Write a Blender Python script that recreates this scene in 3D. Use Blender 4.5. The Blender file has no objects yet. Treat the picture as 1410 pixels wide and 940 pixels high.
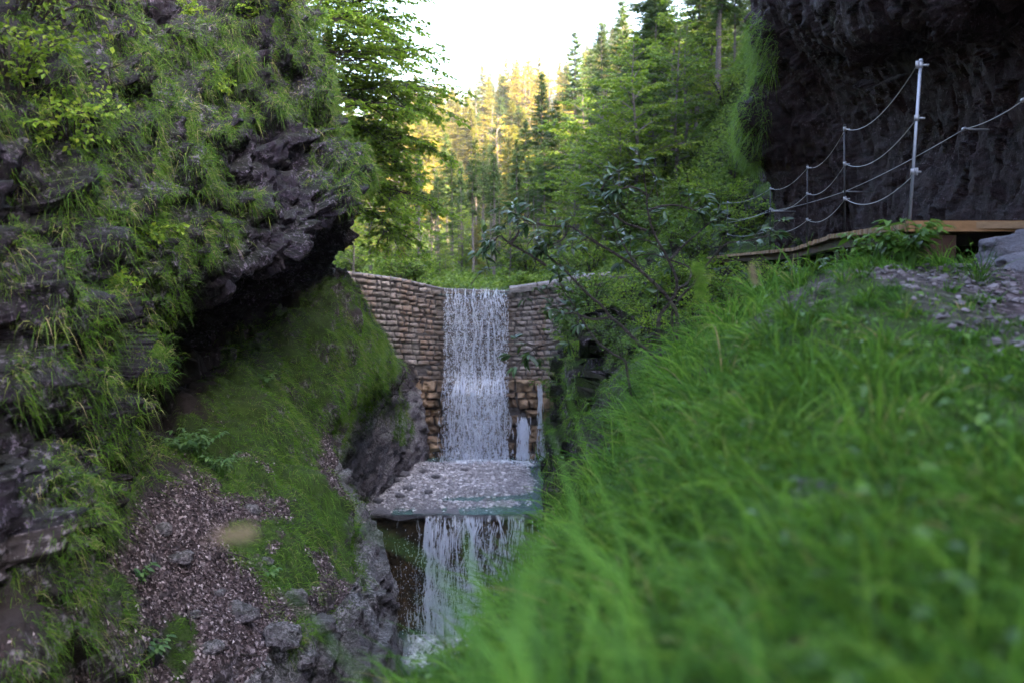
import bpy, math, random
import numpy as np
from mathutils import Vector

rng = np.random.default_rng(11)
random.seed(11)
scene = bpy.context.scene
col = scene.collection

# ------------------------------------------------------------------ camera
FOC = 1371.0                       # focal length in photo pixels (1410 wide), 35 mm on full frame
PITCH = math.radians(5.2)          # looking slightly down
CP, SP = math.cos(PITCH), math.sin(PITCH)


def at(px, py, Y):
    """world point at depth Y (metres along the gorge) seen at photo pixel px, py"""
    u, v = (px - 705) / FOC, (470 - py) / FOC
    d = np.array([u, CP + v * SP, -SP + v * CP])
    return d * (Y / d[1])


def pix(P):
    P = np.asarray(P, float)
    f = P[..., 1] * CP - P[..., 2] * SP
    f = np.where(f > 1e-3, f, 1e-3)
    up = P[..., 1] * SP + P[..., 2] * CP
    return 705 + FOC * P[..., 0] / f, 470 - FOC * up / f


# ------------------------------------------------------------------ noise
def _hash(x, y, z, seed):
    h = (x.astype(np.uint32) * np.uint32(374761393) + y.astype(np.uint32) * np.uint32(668265263)
         + z.astype(np.uint32) * np.uint32(2246822519) + np.uint32(seed * 3266489917 & 0xffffffff))
    h = (h ^ (h >> np.uint32(13))) * np.uint32(1274126177)
    h = (h ^ (h >> np.uint32(16))) * np.uint32(2246822519)
    h ^= h >> np.uint32(13)
    return h.astype(np.float64) / 4294967295.0


def vnoise(P, seed=0):
    P = np.asarray(P, float)
    i = np.floor(P).astype(np.int64)
    f = P - i
    u = f * f * f * (f * (f * 6 - 15) + 10)
    r = 0
    for a in (0, 1):
        wx = u[..., 0] if a else 1 - u[..., 0]
        for b in (0, 1):
            wy = u[..., 1] if b else 1 - u[..., 1]
            for c in (0, 1):
                wz = u[..., 2] if c else 1 - u[..., 2]
                r = r + wx * wy * wz * _hash(i[..., 0] + a, i[..., 1] + b, i[..., 2] + c, seed)
    return r * 2 - 1


def fbm(P, octaves=4, seed=0, gain=.5):
    P = np.asarray(P, float)
    a, s, t = 1.0, 0, 0
    for k in range(octaves):
        s = s + a * vnoise(P, seed + k * 17)
        t += a
        a *= gain
        P = P * 2.03 + 5.3
    return s / t


def ridged(P, octaves=4, seed=0):
    P = np.asarray(P, float)
    a, s, t = 1.0, 0, 0
    for k in range(octaves):
        s = s + a * (1 - 2 * np.abs(vnoise(P, seed + k * 13)))
        t += a
        a *= .5
        P = P * 2.1 + 3.1
    return s / t


def facets(P, seed=0, tilt=1.0):
    """broken rock: every cell is a plane of its own height and slope"""
    P = np.asarray(P, float)
    i = np.floor(P).astype(np.int64)
    best = np.full(P.shape[:-1], 9e9)
    val = np.zeros(P.shape[:-1])
    for ox in (-1, 0, 1):
        for oy in (-1, 0, 1):
            for oz in (-1, 0, 1):
                c = i + np.array([ox, oy, oz])
                h = [_hash(c[..., 0], c[..., 1], c[..., 2], seed + k) for k in range(3)]
                dl = P - (c + np.stack(h, -1))
                d2 = (dl ** 2).sum(-1)
                v = (h[0] + h[1] - 1) * .9 + tilt * ((h[2] - .5) * dl[..., 0] + (h[0] - .5) * dl[..., 1] + (h[1] - .5) * dl[..., 2])
                m = d2 < best
                best = np.where(m, d2, best)
                val = np.where(m, v, val)
    return val


def sstep(a, b, x):
    t = np.clip((x - a) / (b - a), 0, 1)
    return t * t * (3 - 2 * t)


# ------------------------------------------------------------------ objects
def tag(o, label=None, cat=None, group=None, kind=None):
    if label: o['label'] = label
    if cat: o['category'] = cat
    if group: o['group'] = group
    if kind: o['kind'] = kind
    return o


def empty(name, loc=(0, 0, 0), rz=0):
    o = bpy.data.objects.new(name, None)
    o.location = loc
    o.rotation_euler = (0, 0, rz)
    o.empty_display_size = .2
    col.objects.link(o)
    return o


def copy_tree(o, parent=None):
    c = o.copy()
    col.objects.link(c)
    c.parent = parent
    for ch in list(o.children):
        copy_tree(ch, c)
    return c


def link(name, me, parent=None):
    o = bpy.data.objects.new(name, me)
    col.objects.link(o)
    o.parent = parent
    return o


class MB:
    """collects vertices and faces of one mesh"""

    def __init__(self):
        self.v, self.q, self.t, self.r, self.n = [], [], [], [], 0

    def add(self, V, quads=None, tris=None, rnd=.5):
        V = np.asarray(V, float).reshape(-1, 3)
        self.v.append(V)
        if quads is not None and len(quads): self.q.append(np.asarray(quads, np.int64).reshape(-1, 4) + self.n)
        if tris is not None and len(tris): self.t.append(np.asarray(tris, np.int64).reshape(-1, 3) + self.n)
        self.r.append(np.broadcast_to(np.asarray(rnd, float), (len(V),)))
        self.n += len(V)

    def mesh(self, name, mat, smooth=True):
        V = np.concatenate(self.v) if self.v else np.zeros((0, 3))
        R = np.concatenate(self.r) if self.r else np.zeros(0)
        Q = np.concatenate(self.q) if self.q else np.zeros((0, 4), np.int64)
        T = np.concatenate(self.t) if self.t else np.zeros((0, 3), np.int64)
        me = bpy.data.meshes.new(name)
        me.vertices.add(len(V))
        me.vertices.foreach_set('co', V.astype(np.float32).ravel())
        li = np.concatenate([Q.ravel(), T.ravel()]).astype(np.int32)
        me.loops.add(len(li))
        me.loops.foreach_set('vertex_index', li)
        nq, nt = len(Q), len(T)
        me.polygons.add(nq + nt)
        st = np.concatenate([np.arange(nq) * 4, nq * 4 + np.arange(nt) * 3]).astype(np.int32)
        me.polygons.foreach_set('loop_start', st)
        me.polygons.foreach_set('loop_total', np.concatenate([np.full(nq, 4), np.full(nt, 3)]).astype(np.int32))
        me.polygons.foreach_set('use_smooth', np.full(nq + nt, smooth, dtype=bool))
        a = me.attributes.new('rnd', 'FLOAT', 'POINT')
        a.data.foreach_set('value', R.astype(np.float32))
        me.update(calc_edges=True)
        me.validate()
        if mat: me.materials.append(mat)
        return me

    def build(self, name, mat, parent=None, smooth=True):
        return link(name, self.mesh(name, mat, smooth), parent)

    # -- shapes
    def box(self, c, s, rot=None, rnd=.5):
        c = np.asarray(c, float)
        b = np.array([[x, y, z] for x in (-1, 1) for y in (-1, 1) for z in (-1, 1)], float) * np.asarray(s, float) / 2
        if rot is not None: b = b @ np.asarray(rot).T
        self.add(b + c, [[0, 1, 3, 2], [4, 6, 7, 5], [0, 4, 5, 1], [2, 3, 7, 6], [0, 2, 6, 4], [1, 5, 7, 3]], rnd=rnd)

    def tube(self, pts, rad, sides=6, rnd=.5, cap=True):
        pts = np.asarray(pts, float)
        n = len(pts)
        rad = np.broadcast_to(np.asarray(rad, float), (n,))
        tan = np.gradient(pts, axis=0)
        tan /= np.linalg.norm(tan, axis=1)[:, None] + 1e-9
        ref = np.array([0, 0, 1.0]) if abs(tan[0][2]) < .9 else np.array([1.0, 0, 0])
        A = np.cross(tan, ref)
        A /= np.linalg.norm(A, axis=1)[:, None] + 1e-9
        B = np.cross(tan, A)
        ang = np.arange(sides) / sides * 2 * np.pi
        ring = pts[:, None] + rad[:, None, None] * (np.cos(ang)[None, :, None] * A[:, None] + np.sin(ang)[None, :, None] * B[:, None])
        i = np.arange(n - 1)[:, None] * sides
        j = np.arange(sides)[None]
        k = (j + 1) % sides
        q = np.stack([i + j, i + k, i + sides + k, i + sides + j], -1).reshape(-1, 4)
        V = ring.reshape(-1, 3)
        t = []
        if cap:
            V = np.concatenate([V, pts[[0, -1]]])
            for s in range(sides):
                t.append([n * sides, (s + 1) % sides, s])
                t.append([n * sides + 1, (n - 1) * sides + s, (n - 1) * sides + (s + 1) % sides])
        self.add(V, q, t, rnd)


def grid_quads(a, b, flip=False):
    i = np.arange(a - 1)[:, None] * b
    j = np.arange(b - 1)[None]
    q = np.stack([i + j, i + j + 1, i + b + j + 1, i + b + j], -1).reshape(-1, 4)
    return q[:, ::-1] if flip else q


def catmull(C, n, axis=0):
    """resample control array along axis"""
    C = np.moveaxis(np.asarray(C, float), axis, 0)
    k = len(C)
    t = np.linspace(0, k - 1 - 1e-9, n)
    i = np.floor(t).astype(int)
    f = (t - i).reshape((-1,) + (1,) * (C.ndim - 1))
    E = np.concatenate([2 * C[:1] - C[1:2], C, 2 * C[-1:] - C[-2:-1]])
    p0, p1, p2, p3 = E[i], E[i + 1], E[i + 2], E[i + 3]
    # tension slightly raised so that sharp ledges stay put
    m1, m2 = (p2 - p0) * .42, (p3 - p1) * .42
    r = (2 * f ** 3 - 3 * f ** 2 + 1) * p1 + (f ** 3 - 2 * f ** 2 + f) * m1 + (-2 * f ** 3 + 3 * f ** 2) * p2 + (f ** 3 - f ** 2) * m2
    return np.moveaxis(r, 0, axis)


def grid_normals(G):
    du = np.gradient(G, axis=0)
    dv = np.gradient(G, axis=1)
    n = np.cross(du, dv)
    return n / (np.linalg.norm(n, axis=-1, keepdims=True) + 1e-9)


def blade_mesh(mb, root, d, L, W, droop, rnd, seg=4, side=None):
    """grass blades: N roots, start directions, lengths, widths and how far the tip falls"""
    root, d = np.asarray(root, float), np.asarray(d, float)
    N = len(root)
    if N == 0: return
    d = d / (np.linalg.norm(d, axis=1)[:, None] + 1e-9)
    if side is None:
        r = rng.normal(size=(N, 3)) * np.array([1, 1, .35])
        side = np.cross(d, r)
    side = side / (np.linalg.norm(side, axis=1)[:, None] + 1e-9)
    t = np.linspace(0, 1, seg + 1)
    fall = np.zeros((N, seg + 1, 3))
    fall[:, :, 2] = -(droop * L)[:, None] * (t ** 2)[None]
    c = root[:, None] + d[:, None] * (L[:, None] * t[None])[:, :, None] + fall
    w = (W[:, None] * (np.clip(1 - t, 0, 1) ** .6 * (.6 + .4 * np.minimum(1, t * 4)))[None])[:, :, None] * side[:, None] * .5
    V = np.stack([c - w, c + w], 2)[:, :-1].reshape(N, seg * 2, 3)
    V = np.concatenate([V, c[:, -1:]], 1)
    nv = seg * 2 + 1
    q = [[2 * k, 2 * k + 1, 2 * k + 3, 2 * k + 2] for k in range(seg - 1)]
    o = (np.arange(N) * nv)[:, None, None]
    Q = (np.array(q)[None] + o).reshape(-1, 4)
    T = (np.array([[2 * seg - 2, 2 * seg - 1, 2 * seg]])[None] + o).reshape(-1, 3)
    mb.add(V.reshape(-1, 3), Q, T, np.repeat(rnd, nv))


def leaf_mesh(mb, base, d, nrm, L, W, rnd, fold=.25, curl=.15):
    """leaves of six points: base, two mid pairs folded along the rib, tip"""
    base, d, nrm = (np.asarray(a, float) for a in (base, d, nrm))
    N = len(base)
    if N == 0: return
    d = d / (np.linalg.norm(d, axis=1)[:, None] + 1e-9)
    s = np.cross(d, nrm)
    s /= np.linalg.norm(s, axis=1)[:, None] + 1e-9
    n = np.cross(s, d)
    L, W = np.asarray(L)[:, None], np.asarray(W)[:, None]
    m1 = base + d * L * .35
    m2 = base + d * L * .72 - n * L * curl * .4
    tip = base + d * L - n * L * curl
    up = n * W * fold
    V = np.stack([base, m1 - s * W * .5 + up, m1, m1 + s * W * .5 + up, m2 - s * W * .36 + up * .7, m2, m2 + s * W * .36 + up * .7, tip], 1)
    o = (np.arange(N) * 8)[:, None, None]
    Q = (np.array([[1, 2, 5, 4], [2, 3, 6, 5]])[None] + o).reshape(-1, 4)
    T = (np.array([[0, 2, 1], [0, 3, 2], [4, 5, 7], [5, 6, 7]])[None] + o).reshape(-1, 3)
    mb.add(V.reshape(-1, 3), Q, T, np.repeat(rnd, 8))


def diamond_mesh(mb, base, d, nrm, L, W, rnd, bend=.12):
    """small cheap leaves: one bent diamond each"""
    base, d, nrm = (np.asarray(a, float) for a in (base, d, nrm))
    N = len(base)
    if N == 0: return
    d = d / (np.linalg.norm(d, axis=1)[:, None] + 1e-9)
    s = np.cross(d, nrm)
    s /= np.linalg.norm(s, axis=1)[:, None] + 1e-9
    n = np.cross(s, d)
    L, W = np.asarray(L)[:, None], np.asarray(W)[:, None]
    m = base + d * L * .5
    V = np.stack([base, m - s * W * .5 + n * W * bend, base + d * L - n * L * bend, m + s * W * .5 + n * W * bend], 1)
    o = (np.arange(N) * 4)[:, None, None]
    T = (np.array([[0, 1, 2], [0, 2, 3]])[None] + o).reshape(-1, 3)
    mb.add(V.reshape(-1, 3), None, T, np.repeat(rnd, 4))


# ------------------------------------------------------------------ materials
def mat_new(name):
    m = bpy.data.materials.new(name)
    m.use_nodes = True
    nt = m.node_tree
    nt.nodes.clear()
    return m, nt


class NT:
    def __init__(self, name):
        self.m, self.t = mat_new(name)
        self.out = self.n('ShaderNodeOutputMaterial')

    def n(self, kind, **kw):
        nd = self.t.nodes.new(kind)
        for k, v in kw.items():
            setattr(nd, k, v)
        return nd

    def l(self, a, b):
        self.t.links.new(a, b)

    def pos(self, scale=(1, 1, 1), rot=(0, 0, 0)):
        g = self.n('ShaderNodeNewGeometry')
        mp = self.n('ShaderNodeMapping')
        mp.inputs['Scale'].default_value = scale
        mp.inputs['Rotation'].default_value = rot
        self.l(g.outputs['Position'], mp.inputs['Vector'])
        return mp.outputs['Vector']

    def noise(self, vec, scale, detail=6, rough=.6, dist=0):
        nd = self.n('ShaderNodeTexNoise')
        nd.inputs['Scale'].default_value = scale
        nd.inputs['Detail'].default_value = detail
        nd.inputs['Roughness'].default_value = rough
        nd.inputs['Distortion'].default_value = dist
        self.l(vec, nd.inputs['Vector'])
        return nd.outputs['Fac']

    def voro(self, vec, scale, out='Distance', feature='F1', rnd=1):
        nd = self.n('ShaderNodeTexVoronoi', feature=feature)
        nd.inputs['Scale'].default_value = scale
        nd.inputs['Randomness'].default_value = rnd
        self.l(vec, nd.inputs['Vector'])
        return nd.outputs[out]

    def ramp(self, fac, stops, interp='LINEAR'):
        nd = self.n('ShaderNodeValToRGB')
        cr = nd.color_ramp
        cr.interpolation = interp
        while len(cr.elements) < len(stops): cr.elements.new(.5)
        for e, (p, c) in zip(cr.elements, stops):
            e.position = p
            e.color = (c, c, c, 1) if isinstance(c, (int, float)) else (*c, 1)
        self.l(fac, nd.inputs['Fac'])
        return nd.outputs['Color']

    def mix(self, fac, a, b, mode='MIX'):
        nd = self.n('ShaderNodeMix', data_type='RGBA', blend_type=mode)
        for sock, val in ((nd.inputs[0], fac), (nd.inputs[6], a), (nd.inputs[7], b)):
            if isinstance(val, (int, float)): sock.default_value = val
            elif isinstance(val, tuple): sock.default_value = (*val, 1)
            else: self.l(val, sock)
        return nd.outputs[2]

    def math(self, op, a, b=0.0, clamp=False):
        nd = self.n('ShaderNodeMath', operation=op, use_clamp=clamp)
        for sock, val in ((nd.inputs[0], a), (nd.inputs[1], b)):
            if isinstance(val, (int, float)): sock.default_value = val
            else: self.l(val, sock)
        return nd.outputs[0]

    def attr(self, name='rnd'):
        nd = self.n('ShaderNodeAttribute', attribute_name=name)
        return nd.outputs['Fac']

    def objrnd(self):
        return self.n('ShaderNodeObjectInfo').outputs['Random']

    def bump(self, h, strength=.5, dist=.02, normal=None):
        nd = self.n('ShaderNodeBump')
        nd.inputs['Strength'].default_value = strength
        nd.inputs['Distance'].default_value = dist
        self.l(h, nd.inputs['Height'])
        if normal is not None: self.l(normal, nd.inputs['Normal'])
        return nd.outputs['Normal']

    def bsdf(self, color, rough=.9, normal=None, spec=.3, metal=0, alpha=None, **kw):
        nd = self.n('ShaderNodeBsdfPrincipled')
        for sock, val in ((nd.inputs['Base Color'], color), (nd.inputs['Roughness'], rough)):
            if isinstance(val, tuple): sock.default_value = (*val, 1)
            elif isinstance(val, (int, float)): sock.default_value = val
            else: self.l(val, sock)
        nd.inputs['Specular IOR Level'].default_value = spec
        nd.inputs['Metallic'].default_value = metal
        if normal is not None: self.l(normal, nd.inputs['Normal'])
        if alpha is not None:
            if isinstance(alpha, (int, float)): nd.inputs['Alpha'].default_value = alpha
            else: self.l(alpha, nd.inputs['Alpha'])
        for k, v in kw.items(): nd.inputs[k].default_value = v
        return nd.outputs['BSDF']

    def done(self, sh):
        self.l(sh, self.out.inputs['Surface'])
        return self.m


def leaf_mat(name, stops, trans=.4, rough=.55, spec=.25, obj_shift=0.0, tint=None):
    """thin leaf: colour by leaf, reflecting and letting light through"""
    k = NT(name)
    r = k.attr()
    c = k.ramp(r, stops)
    if obj_shift:
        hs = k.n('ShaderNodeHueSaturation')
        v = k.math('MULTIPLY_ADD', k.objrnd(), obj_shift)
        k.t.nodes[-1].inputs[2].default_value = 1 - obj_shift / 2
        k.l(v, hs.inputs['Value'])
        k.l(c, hs.inputs['Color'])
        c = hs.outputs['Color']
    b = k.bsdf(c, rough, spec=spec)
    if trans <= 0: return k.done(b)
    tr = k.n('ShaderNodeBsdfTranslucent')
    tc = k.mix(.35, c, (.25, .4, .03), 'MIX')
    tc = k.mix(1.0, tc, (1, 1, 1), 'MULTIPLY')
    k.l(tc, tr.inputs['Color'])
    ms = k.n('ShaderNodeMixShader')
    ms.inputs[0].default_value = trans
    k.l(b, ms.inputs[1])
    k.l(tr.outputs[0], ms.inputs[2])
    return k.done(ms.outputs[0])


def rock_mat(name, dark, mid, pale, pale_amt=.55, scale=1.0, moss=0.0, wet=.6, tilt=.5, spec=.3, bd=.12):
    k = NT(name)
    p = k.pos()
    ps = k.pos((.9, .9, 2.4), (tilt, tilt * .5, 0))
    big = k.noise(p, .8 * scale, 5, .6)
    med = k.noise(ps, 2.6 * scale, 9, .7, .5)
    fine = k.noise(p, 17 * scale, 7, .74, .3)
    grit = k.noise(p, 55 * scale, 3, .6)
    c = k.mix(k.ramp(med, [(.36, 0.0), (.64, 1.0)]), dark, mid)
    fleck = k.math('MULTIPLY', k.ramp(fine, [(pale_amt, 0.0), (pale_amt + .1, 1.0)]), k.ramp(big, [(.38, .08), (.6, 1.0)]))
    c = k.mix(fleck, c, pale)
    c = k.mix(k.ramp(grit, [(.3, .7), (.55, 0.0)]), c, tuple(x * .5 for x in dark))
    if moss:
        g = k.n('ShaderNodeNewGeometry')
        sx = k.n('ShaderNodeSeparateXYZ')
        k.l(g.outputs['Normal'], sx.inputs[0])
        mm = k.math('ADD', k.math('MULTIPLY', sx.outputs[2], .5), k.math('MULTIPLY', big, .9))
        mf = k.math('MULTIPLY', k.ramp(mm, [(.5, 0.0), (.75, 1.0)]), moss)
        c = k.mix(mf, c, k.mix(fine, (.015, .035, .008), (.05, .09, .015)))
    h = k.math('ADD', k.math('MULTIPLY', med, 1.0), k.math('MULTIPLY', fine, .45))
    h = k.math('ADD', h, k.math('MULTIPLY', grit, .08))
    nrm = k.bump(h, 1.0, bd)
    return k.done(k.bsdf(c, k.ramp(med, [(.3, wet), (.7, .9)]), nrm, spec=spec))
# ------------------------------------------------------------------ materials of the setting
M = {}
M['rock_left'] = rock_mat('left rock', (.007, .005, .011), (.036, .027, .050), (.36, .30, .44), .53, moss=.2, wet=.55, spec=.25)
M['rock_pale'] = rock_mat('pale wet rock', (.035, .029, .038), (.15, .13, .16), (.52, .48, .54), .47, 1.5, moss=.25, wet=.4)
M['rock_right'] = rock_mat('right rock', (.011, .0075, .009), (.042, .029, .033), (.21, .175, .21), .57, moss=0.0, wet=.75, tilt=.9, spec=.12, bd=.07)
M['stone'] = rock_mat('loose stone', (.10, .095, .11), (.24, .23, .26), (.45, .44, .47), .6, 2.0, wet=.6)


def ground_mat():
    """bank soil: leaf litter and stones where it is bare, moss where the turf grows (attribute turf)"""
    k = NT('bank soil')
    p = k.pos()
    v = k.voro(p, 26, 'Color')
    sep = k.n('ShaderNodeSeparateColor')
    k.l(v, sep.inputs[0])
    flake = k.ramp(sep.outputs[0], [(0.0, (.014, .010, .012)), (.45, (.05, .036, .042)), (.8, (.12, .092, .105)), (1.0, (.3, .26, .28))])
    big = k.noise(p, 1.6, 5)
    flake = k.mix(k.ramp(big, [(.4, 0.0), (.7, .6)]), flake, (.05, .036, .035))
    n = k.noise(p, 9, 6, .7)
    moss = k.ramp(n, [(.3, (.010, .022, .004)), (.7, (.045, .085, .012))])
    bare = k.mix(n, (.010, .008, .008), (.04, .032, .034))  # bare soil darkened, so the hollow's shade is put into its colour
    c = k.mix(k.attr('litter'), bare, flake)
    gg = k.n('ShaderNodeNewGeometry')
    gs_ = k.n('ShaderNodeSeparateXYZ')
    k.l(gg.outputs['Normal'], gs_.inputs[0])
    up_ = k.ramp(k.math('ADD', k.math('ABSOLUTE', gs_.outputs[2]), k.math('MULTIPLY', n, .35)), [(.35, 0.0), (.62, 1.0)])
    fl = k.ramp(k.noise(p, 15, 6, .74), [(.5, 0.0), (.62, 1.0)])
    rock = k.mix(fl, k.mix(n, (.012, .010, .012), (.07, .058, .066)), (.26, .23, .27))
    c = k.mix(k.attr('turf'), c, moss)
    c = k.mix(up_, rock, c)
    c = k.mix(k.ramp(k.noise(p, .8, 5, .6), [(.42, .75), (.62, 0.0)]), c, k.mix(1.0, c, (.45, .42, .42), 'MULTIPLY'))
    h = k.math('ADD', k.math('MULTIPLY', sep.outputs[1], .5), n)
    return k.done(k.bsdf(c, .9, k.bump(h, .8, .05), spec=.2))


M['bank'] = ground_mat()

# ------------------------------------------------------------------ left gorge wall and bank, one lofted surface
LEFT = [
    (-6, [(-22, 30), (-9, 14), (-6, 6), (-5, 2.5), (-4.6, .8), (-4.5, -.2), (-4.4, -.8), (-4.4, -1.3), (-4.2, -1.9), (-4, -2.8), (-3.5, -3.6), (-2.9, -4.5), (-1.5, -7)]),
    (3, [(-22, 30), (-8, 14), (-4.7, 6), (-3.8, 2.5), (-3.2, .8), (-3.0, -.2), (-2.95, -.8), (-2.9, -1.3), (-2.8, -1.9), (-2.6, -2.6), (-2.4, -3.3), (-2.0, -4.3), (-1.0, -7)]),
    (6, [(-22, 30), (-8, 14), (-4.8, 6), (-3.9, 2.5), (-3.3, .9), (-3.1, -.1), (-3.0, -.7), (-2.95, -1.2), (-2.85, -1.9), (-2.7, -2.6), (-2.5, -3.4), (-2.1, -4.5), (-1.0, -7.5)]),
    (8, [(-22, 30), (-8, 14), (-5.0, 6), (-4.1, 2.6), (-3.4, 1), (-3.15, -.1), (-3.15, -.7), (-3.2, -1.2), (-3.1, -1.9), (-2.75, -2.4), (-2.2, -3.1), (-1.7, -3.9), (-.9, -7.5)]),
    (9.3, [(-22, 30), (-8, 14), (-5.0, 6), (-4.1, 2.8), (-3.4, 1.1), (-3.2, -.32), (-4.3, -.8), (-4.4, -1.7), (-3.4, -1.85), (-2.6, -2.5), (-1.9, -3.3), (-1.45, -4.0), (-.8, -7.8)]),
    (11, [(-22, 30), (-8, 14), (-5.0, 6), (-4.0, 2.9), (-3.2, 1.1), (-3.1, -.22), (-5.2, -.3), (-5.2, -1.6), (-3.6, -1.85), (-2.75, -2.4), (-1.95, -3.25), (-1.45, -4.3), (-.9, -8)]),
    (12.5, [(-22, 30), (-8, 14), (-4.8, 6), (-3.9, 3.0), (-2.9, 1.1), (-2.6, .12), (-5.4, .3), (-5.4, -1.4), (-3.7, -1.6), (-3.1, -2.3), (-2.55, -2.85), (-1.7, -4.1), (-1.2, -8.2)]),
    (14, [(-22, 30), (-8, 14), (-4.2, 6), (-3.1, 3.4), (-2.68, 1.6), (-2.34, .75), (-5.2, .5), (-5.2, -1.2), (-3.8, -1.4), (-3.2, -2.1), (-2.75, -2.65), (-2.4, -3.7), (-1.8, -8.5)]),
    (15.3, [(-22, 30), (-8, 14), (-4.4, 6), (-3.3, 3.4), (-2.85, 1.8), (-2.75, .85), (-4.8, .3), (-4.8, -1.0), (-3.75, -1.15), (-3.1, -1.9), (-2.7, -2.55), (-2.8, -4.1), (-2.4, -8.5)]),
    (18, [(-22, 30), (-9, 14), (-5.4, 6), (-4.2, 3.5), (-3.5, 1.8), (-3.0, .6), (-3.3, .1), (-3.4, -.35), (-3.05, -.62), (-2.75, -1.4), (-2.55, -2.25), (-3.35, -4.2), (-3.6, -8.8)]),
    (21, [(-22, 30), (-9, 13), (-6.2, 6), (-5.2, 3.4), (-4.6, 1.8), (-4.3, .7), (-4.4, .1), (-4.4, -.3), (-3.5, -.8), (-2.8, -1.8), (-2.65, -2.7), (-3.7, -4.6), (-4.0, -9)]),
    (23.2, [(-22, 30), (-10, 13), (-7, 6), (-6, 3.2), (-5.4, 1.6), (-5, .4), (-4.9, 0), (-4.7, -.5), (-4.0, -1.2), (-3.1, -2.2), (-2.85, -2.9), (-3.6, -4.8), (-4.1, -9)]),
    (25, [(-22, 28), (-11, 13), (-8, 6), (-7, 3), (-6.5, 1.5), (-6.2, .3), (-6, -.1), (-5.6, -.6), (-4.8, -1.6), (-3.7, -2.6), (-2.9, -3.0), (-3.1, -4.8), (-3.7, -6.9)]),
    (27.5, [(-22, 27), (-12, 13), (-9, 6), (-7.6, 3), (-7, 1.4), (-6.6, .3), (-6.4, -.1), (-6, -.8), (-5, -1.9), (-3.9, -2.9), (-3.0, -3.4), (-2.85, -4.9), (-3.0, -6.9)]),
    (31, [(-22, 26), (-13, 13), (-9.5, 6), (-8, 3), (-7.2, 1.3), (-6.8, .3), (-6.4, -.2), (-6, -.8), (-5, -2), (-4.0, -3), (-3.1, -3.6), (-2.6, -5.0), (-2.4, -6.9)]),
]
CL = np.array([[(x, Y, z) for (x, z) in prof] for Y, prof in LEFT])
NS, NK = 620, 560
G = catmull(catmull(CL, NS, 0), NK, 1)
nrm = grid_normals(G)
if nrm[NS // 3, NK // 3, 0] < 0: nrm = -nrm
kidx = np.linspace(0, CL.shape[1] - 1, NK)[None, :] * np.ones((NS, 1))
# rock relief: blocks, ledges dipping along the gorge, small facets
w = G[..., 2] * 1.0 - G[..., 1] * .32 + .35 * fbm(G * .7, 3, 3)
saw = (w * 1.9) % 1.0
ledge = np.where(saw < .8, saw / .8, (1 - saw) / .2)
saw2 = (w * 6.3 + .3) % 1.0
ledge2 = np.where(saw2 < .75, saw2 / .75, (1 - saw2) / .25)
brk = sstep(-.25, .45, fbm(G * .9, 3, 15))
rockness = 1 - sstep(7.6, 8.4, kidx) * (1 - sstep(10.0, 10.6, kidx))
far = sstep(2.2, 3.2, kidx)
px0, py0 = pix(G)
q_ = np.stack([G[..., 0], G[..., 1] + .5 * G[..., 2], G[..., 2] * (1.0 + .7 * sstep(7, 10, G[..., 1])) - G[..., 1] * .55], -1) + .25 * np.stack([fbm(G * .9, 2, 23), fbm(G * .9, 2, 24), fbm(G * .9, 2, 25)], -1)
foot_ = 1 - .55 * sstep(10.3, 10.8, kidx)
disp = .24 * fbm(G * .55, 4, 5) + rockness * foot_ * (.30 * facets(q_ * 1.0, 27) + .13 * facets(q_ * 2.9, 31) + .05 * facets(q_ * 8, 35) + .06 * fbm(G * 4.5, 4, 21) + brk * sstep(6, 9, G[..., 1]) * (.12 * (ledge - .5) + .045 * (ledge2 - .5)))
disp = disp - .25 * rockness * sstep(.25, .6, fbm(G * np.array([.8, .8, 1.3]), 3, 25)) * (1 - sstep(3.6, 4.6, kidx) * sstep(9.5, 11.5, G[..., 1])) * (kidx < 8)
disp = disp + (1 - rockness) * (.11 * fbm(G * 2.0, 4, 31) + .17 * (np.abs(fbm(G * 1.3, 2, 33)) * 2 - .35) * sstep(9.5, 11, G[..., 1]))
WALL = [(60, 60, 95, 62), (150, 95, 75, 60), (60, 150, 95, 65), (125, 195, 65, 55), (40, 225, 65, 50), (190, 150, 55, 62), (230, 70, 45, 32), (300, 75, 65, 42), (262, 110, 45, 42), (285, 155, 45, 32),
        (370, 62, 62, 42), (425, 62, 42, 52), (402, 105, 55, 42), (442, 155, 52, 42), (460, 238, 46, 46), (350, 142, 32, 32), (225, 185, 55, 70), (240, 245, 32, 40), (265, 215, 16, 14), (250, 345, 52, 50), (215, 375, 32, 30),
        (290, 312, 32, 26), (335, 275, 36, 11), (160, 300, 36, 50), (175, 345, 32, 40), (60, 270, 50, 25), (20, 365, 42, 52), (50, 435, 45, 70), (112, 400, 38, 60), (100, 540, 40, 70), (30, 520, 42, 60), (120, 580, 32, 50),
        (175, 612, 26, 36), (75, 690, 32, 55), (10, 720, 22, 80), (45, 640, 32, 32), (200, 440, 30, 55), (400, 30, 60, 40), (355, 285, 14, 12), (345, 10, 40, 14), (480, 215, 26, 40), (150, 230, 50, 40), (10, 800, 20, 40), (35, 790, 45, 50), (90, 860, 45, 45), (20, 890, 45, 55), (130, 700, 40, 45), (140, 470, 40, 55), (90, 320, 55, 35), (150, 905, 40, 35), (470, 380, 14, 12), (455, 300, 12, 8)]


def ell(px, py, items):
    m = np.full(px.shape, -9.0)
    for (cx, cy, rx, ry) in items:
        m = np.maximum(m, 1 - ((px - cx) / rx) ** 2 - ((py - cy) / ry) ** 2)
    return m


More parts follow.
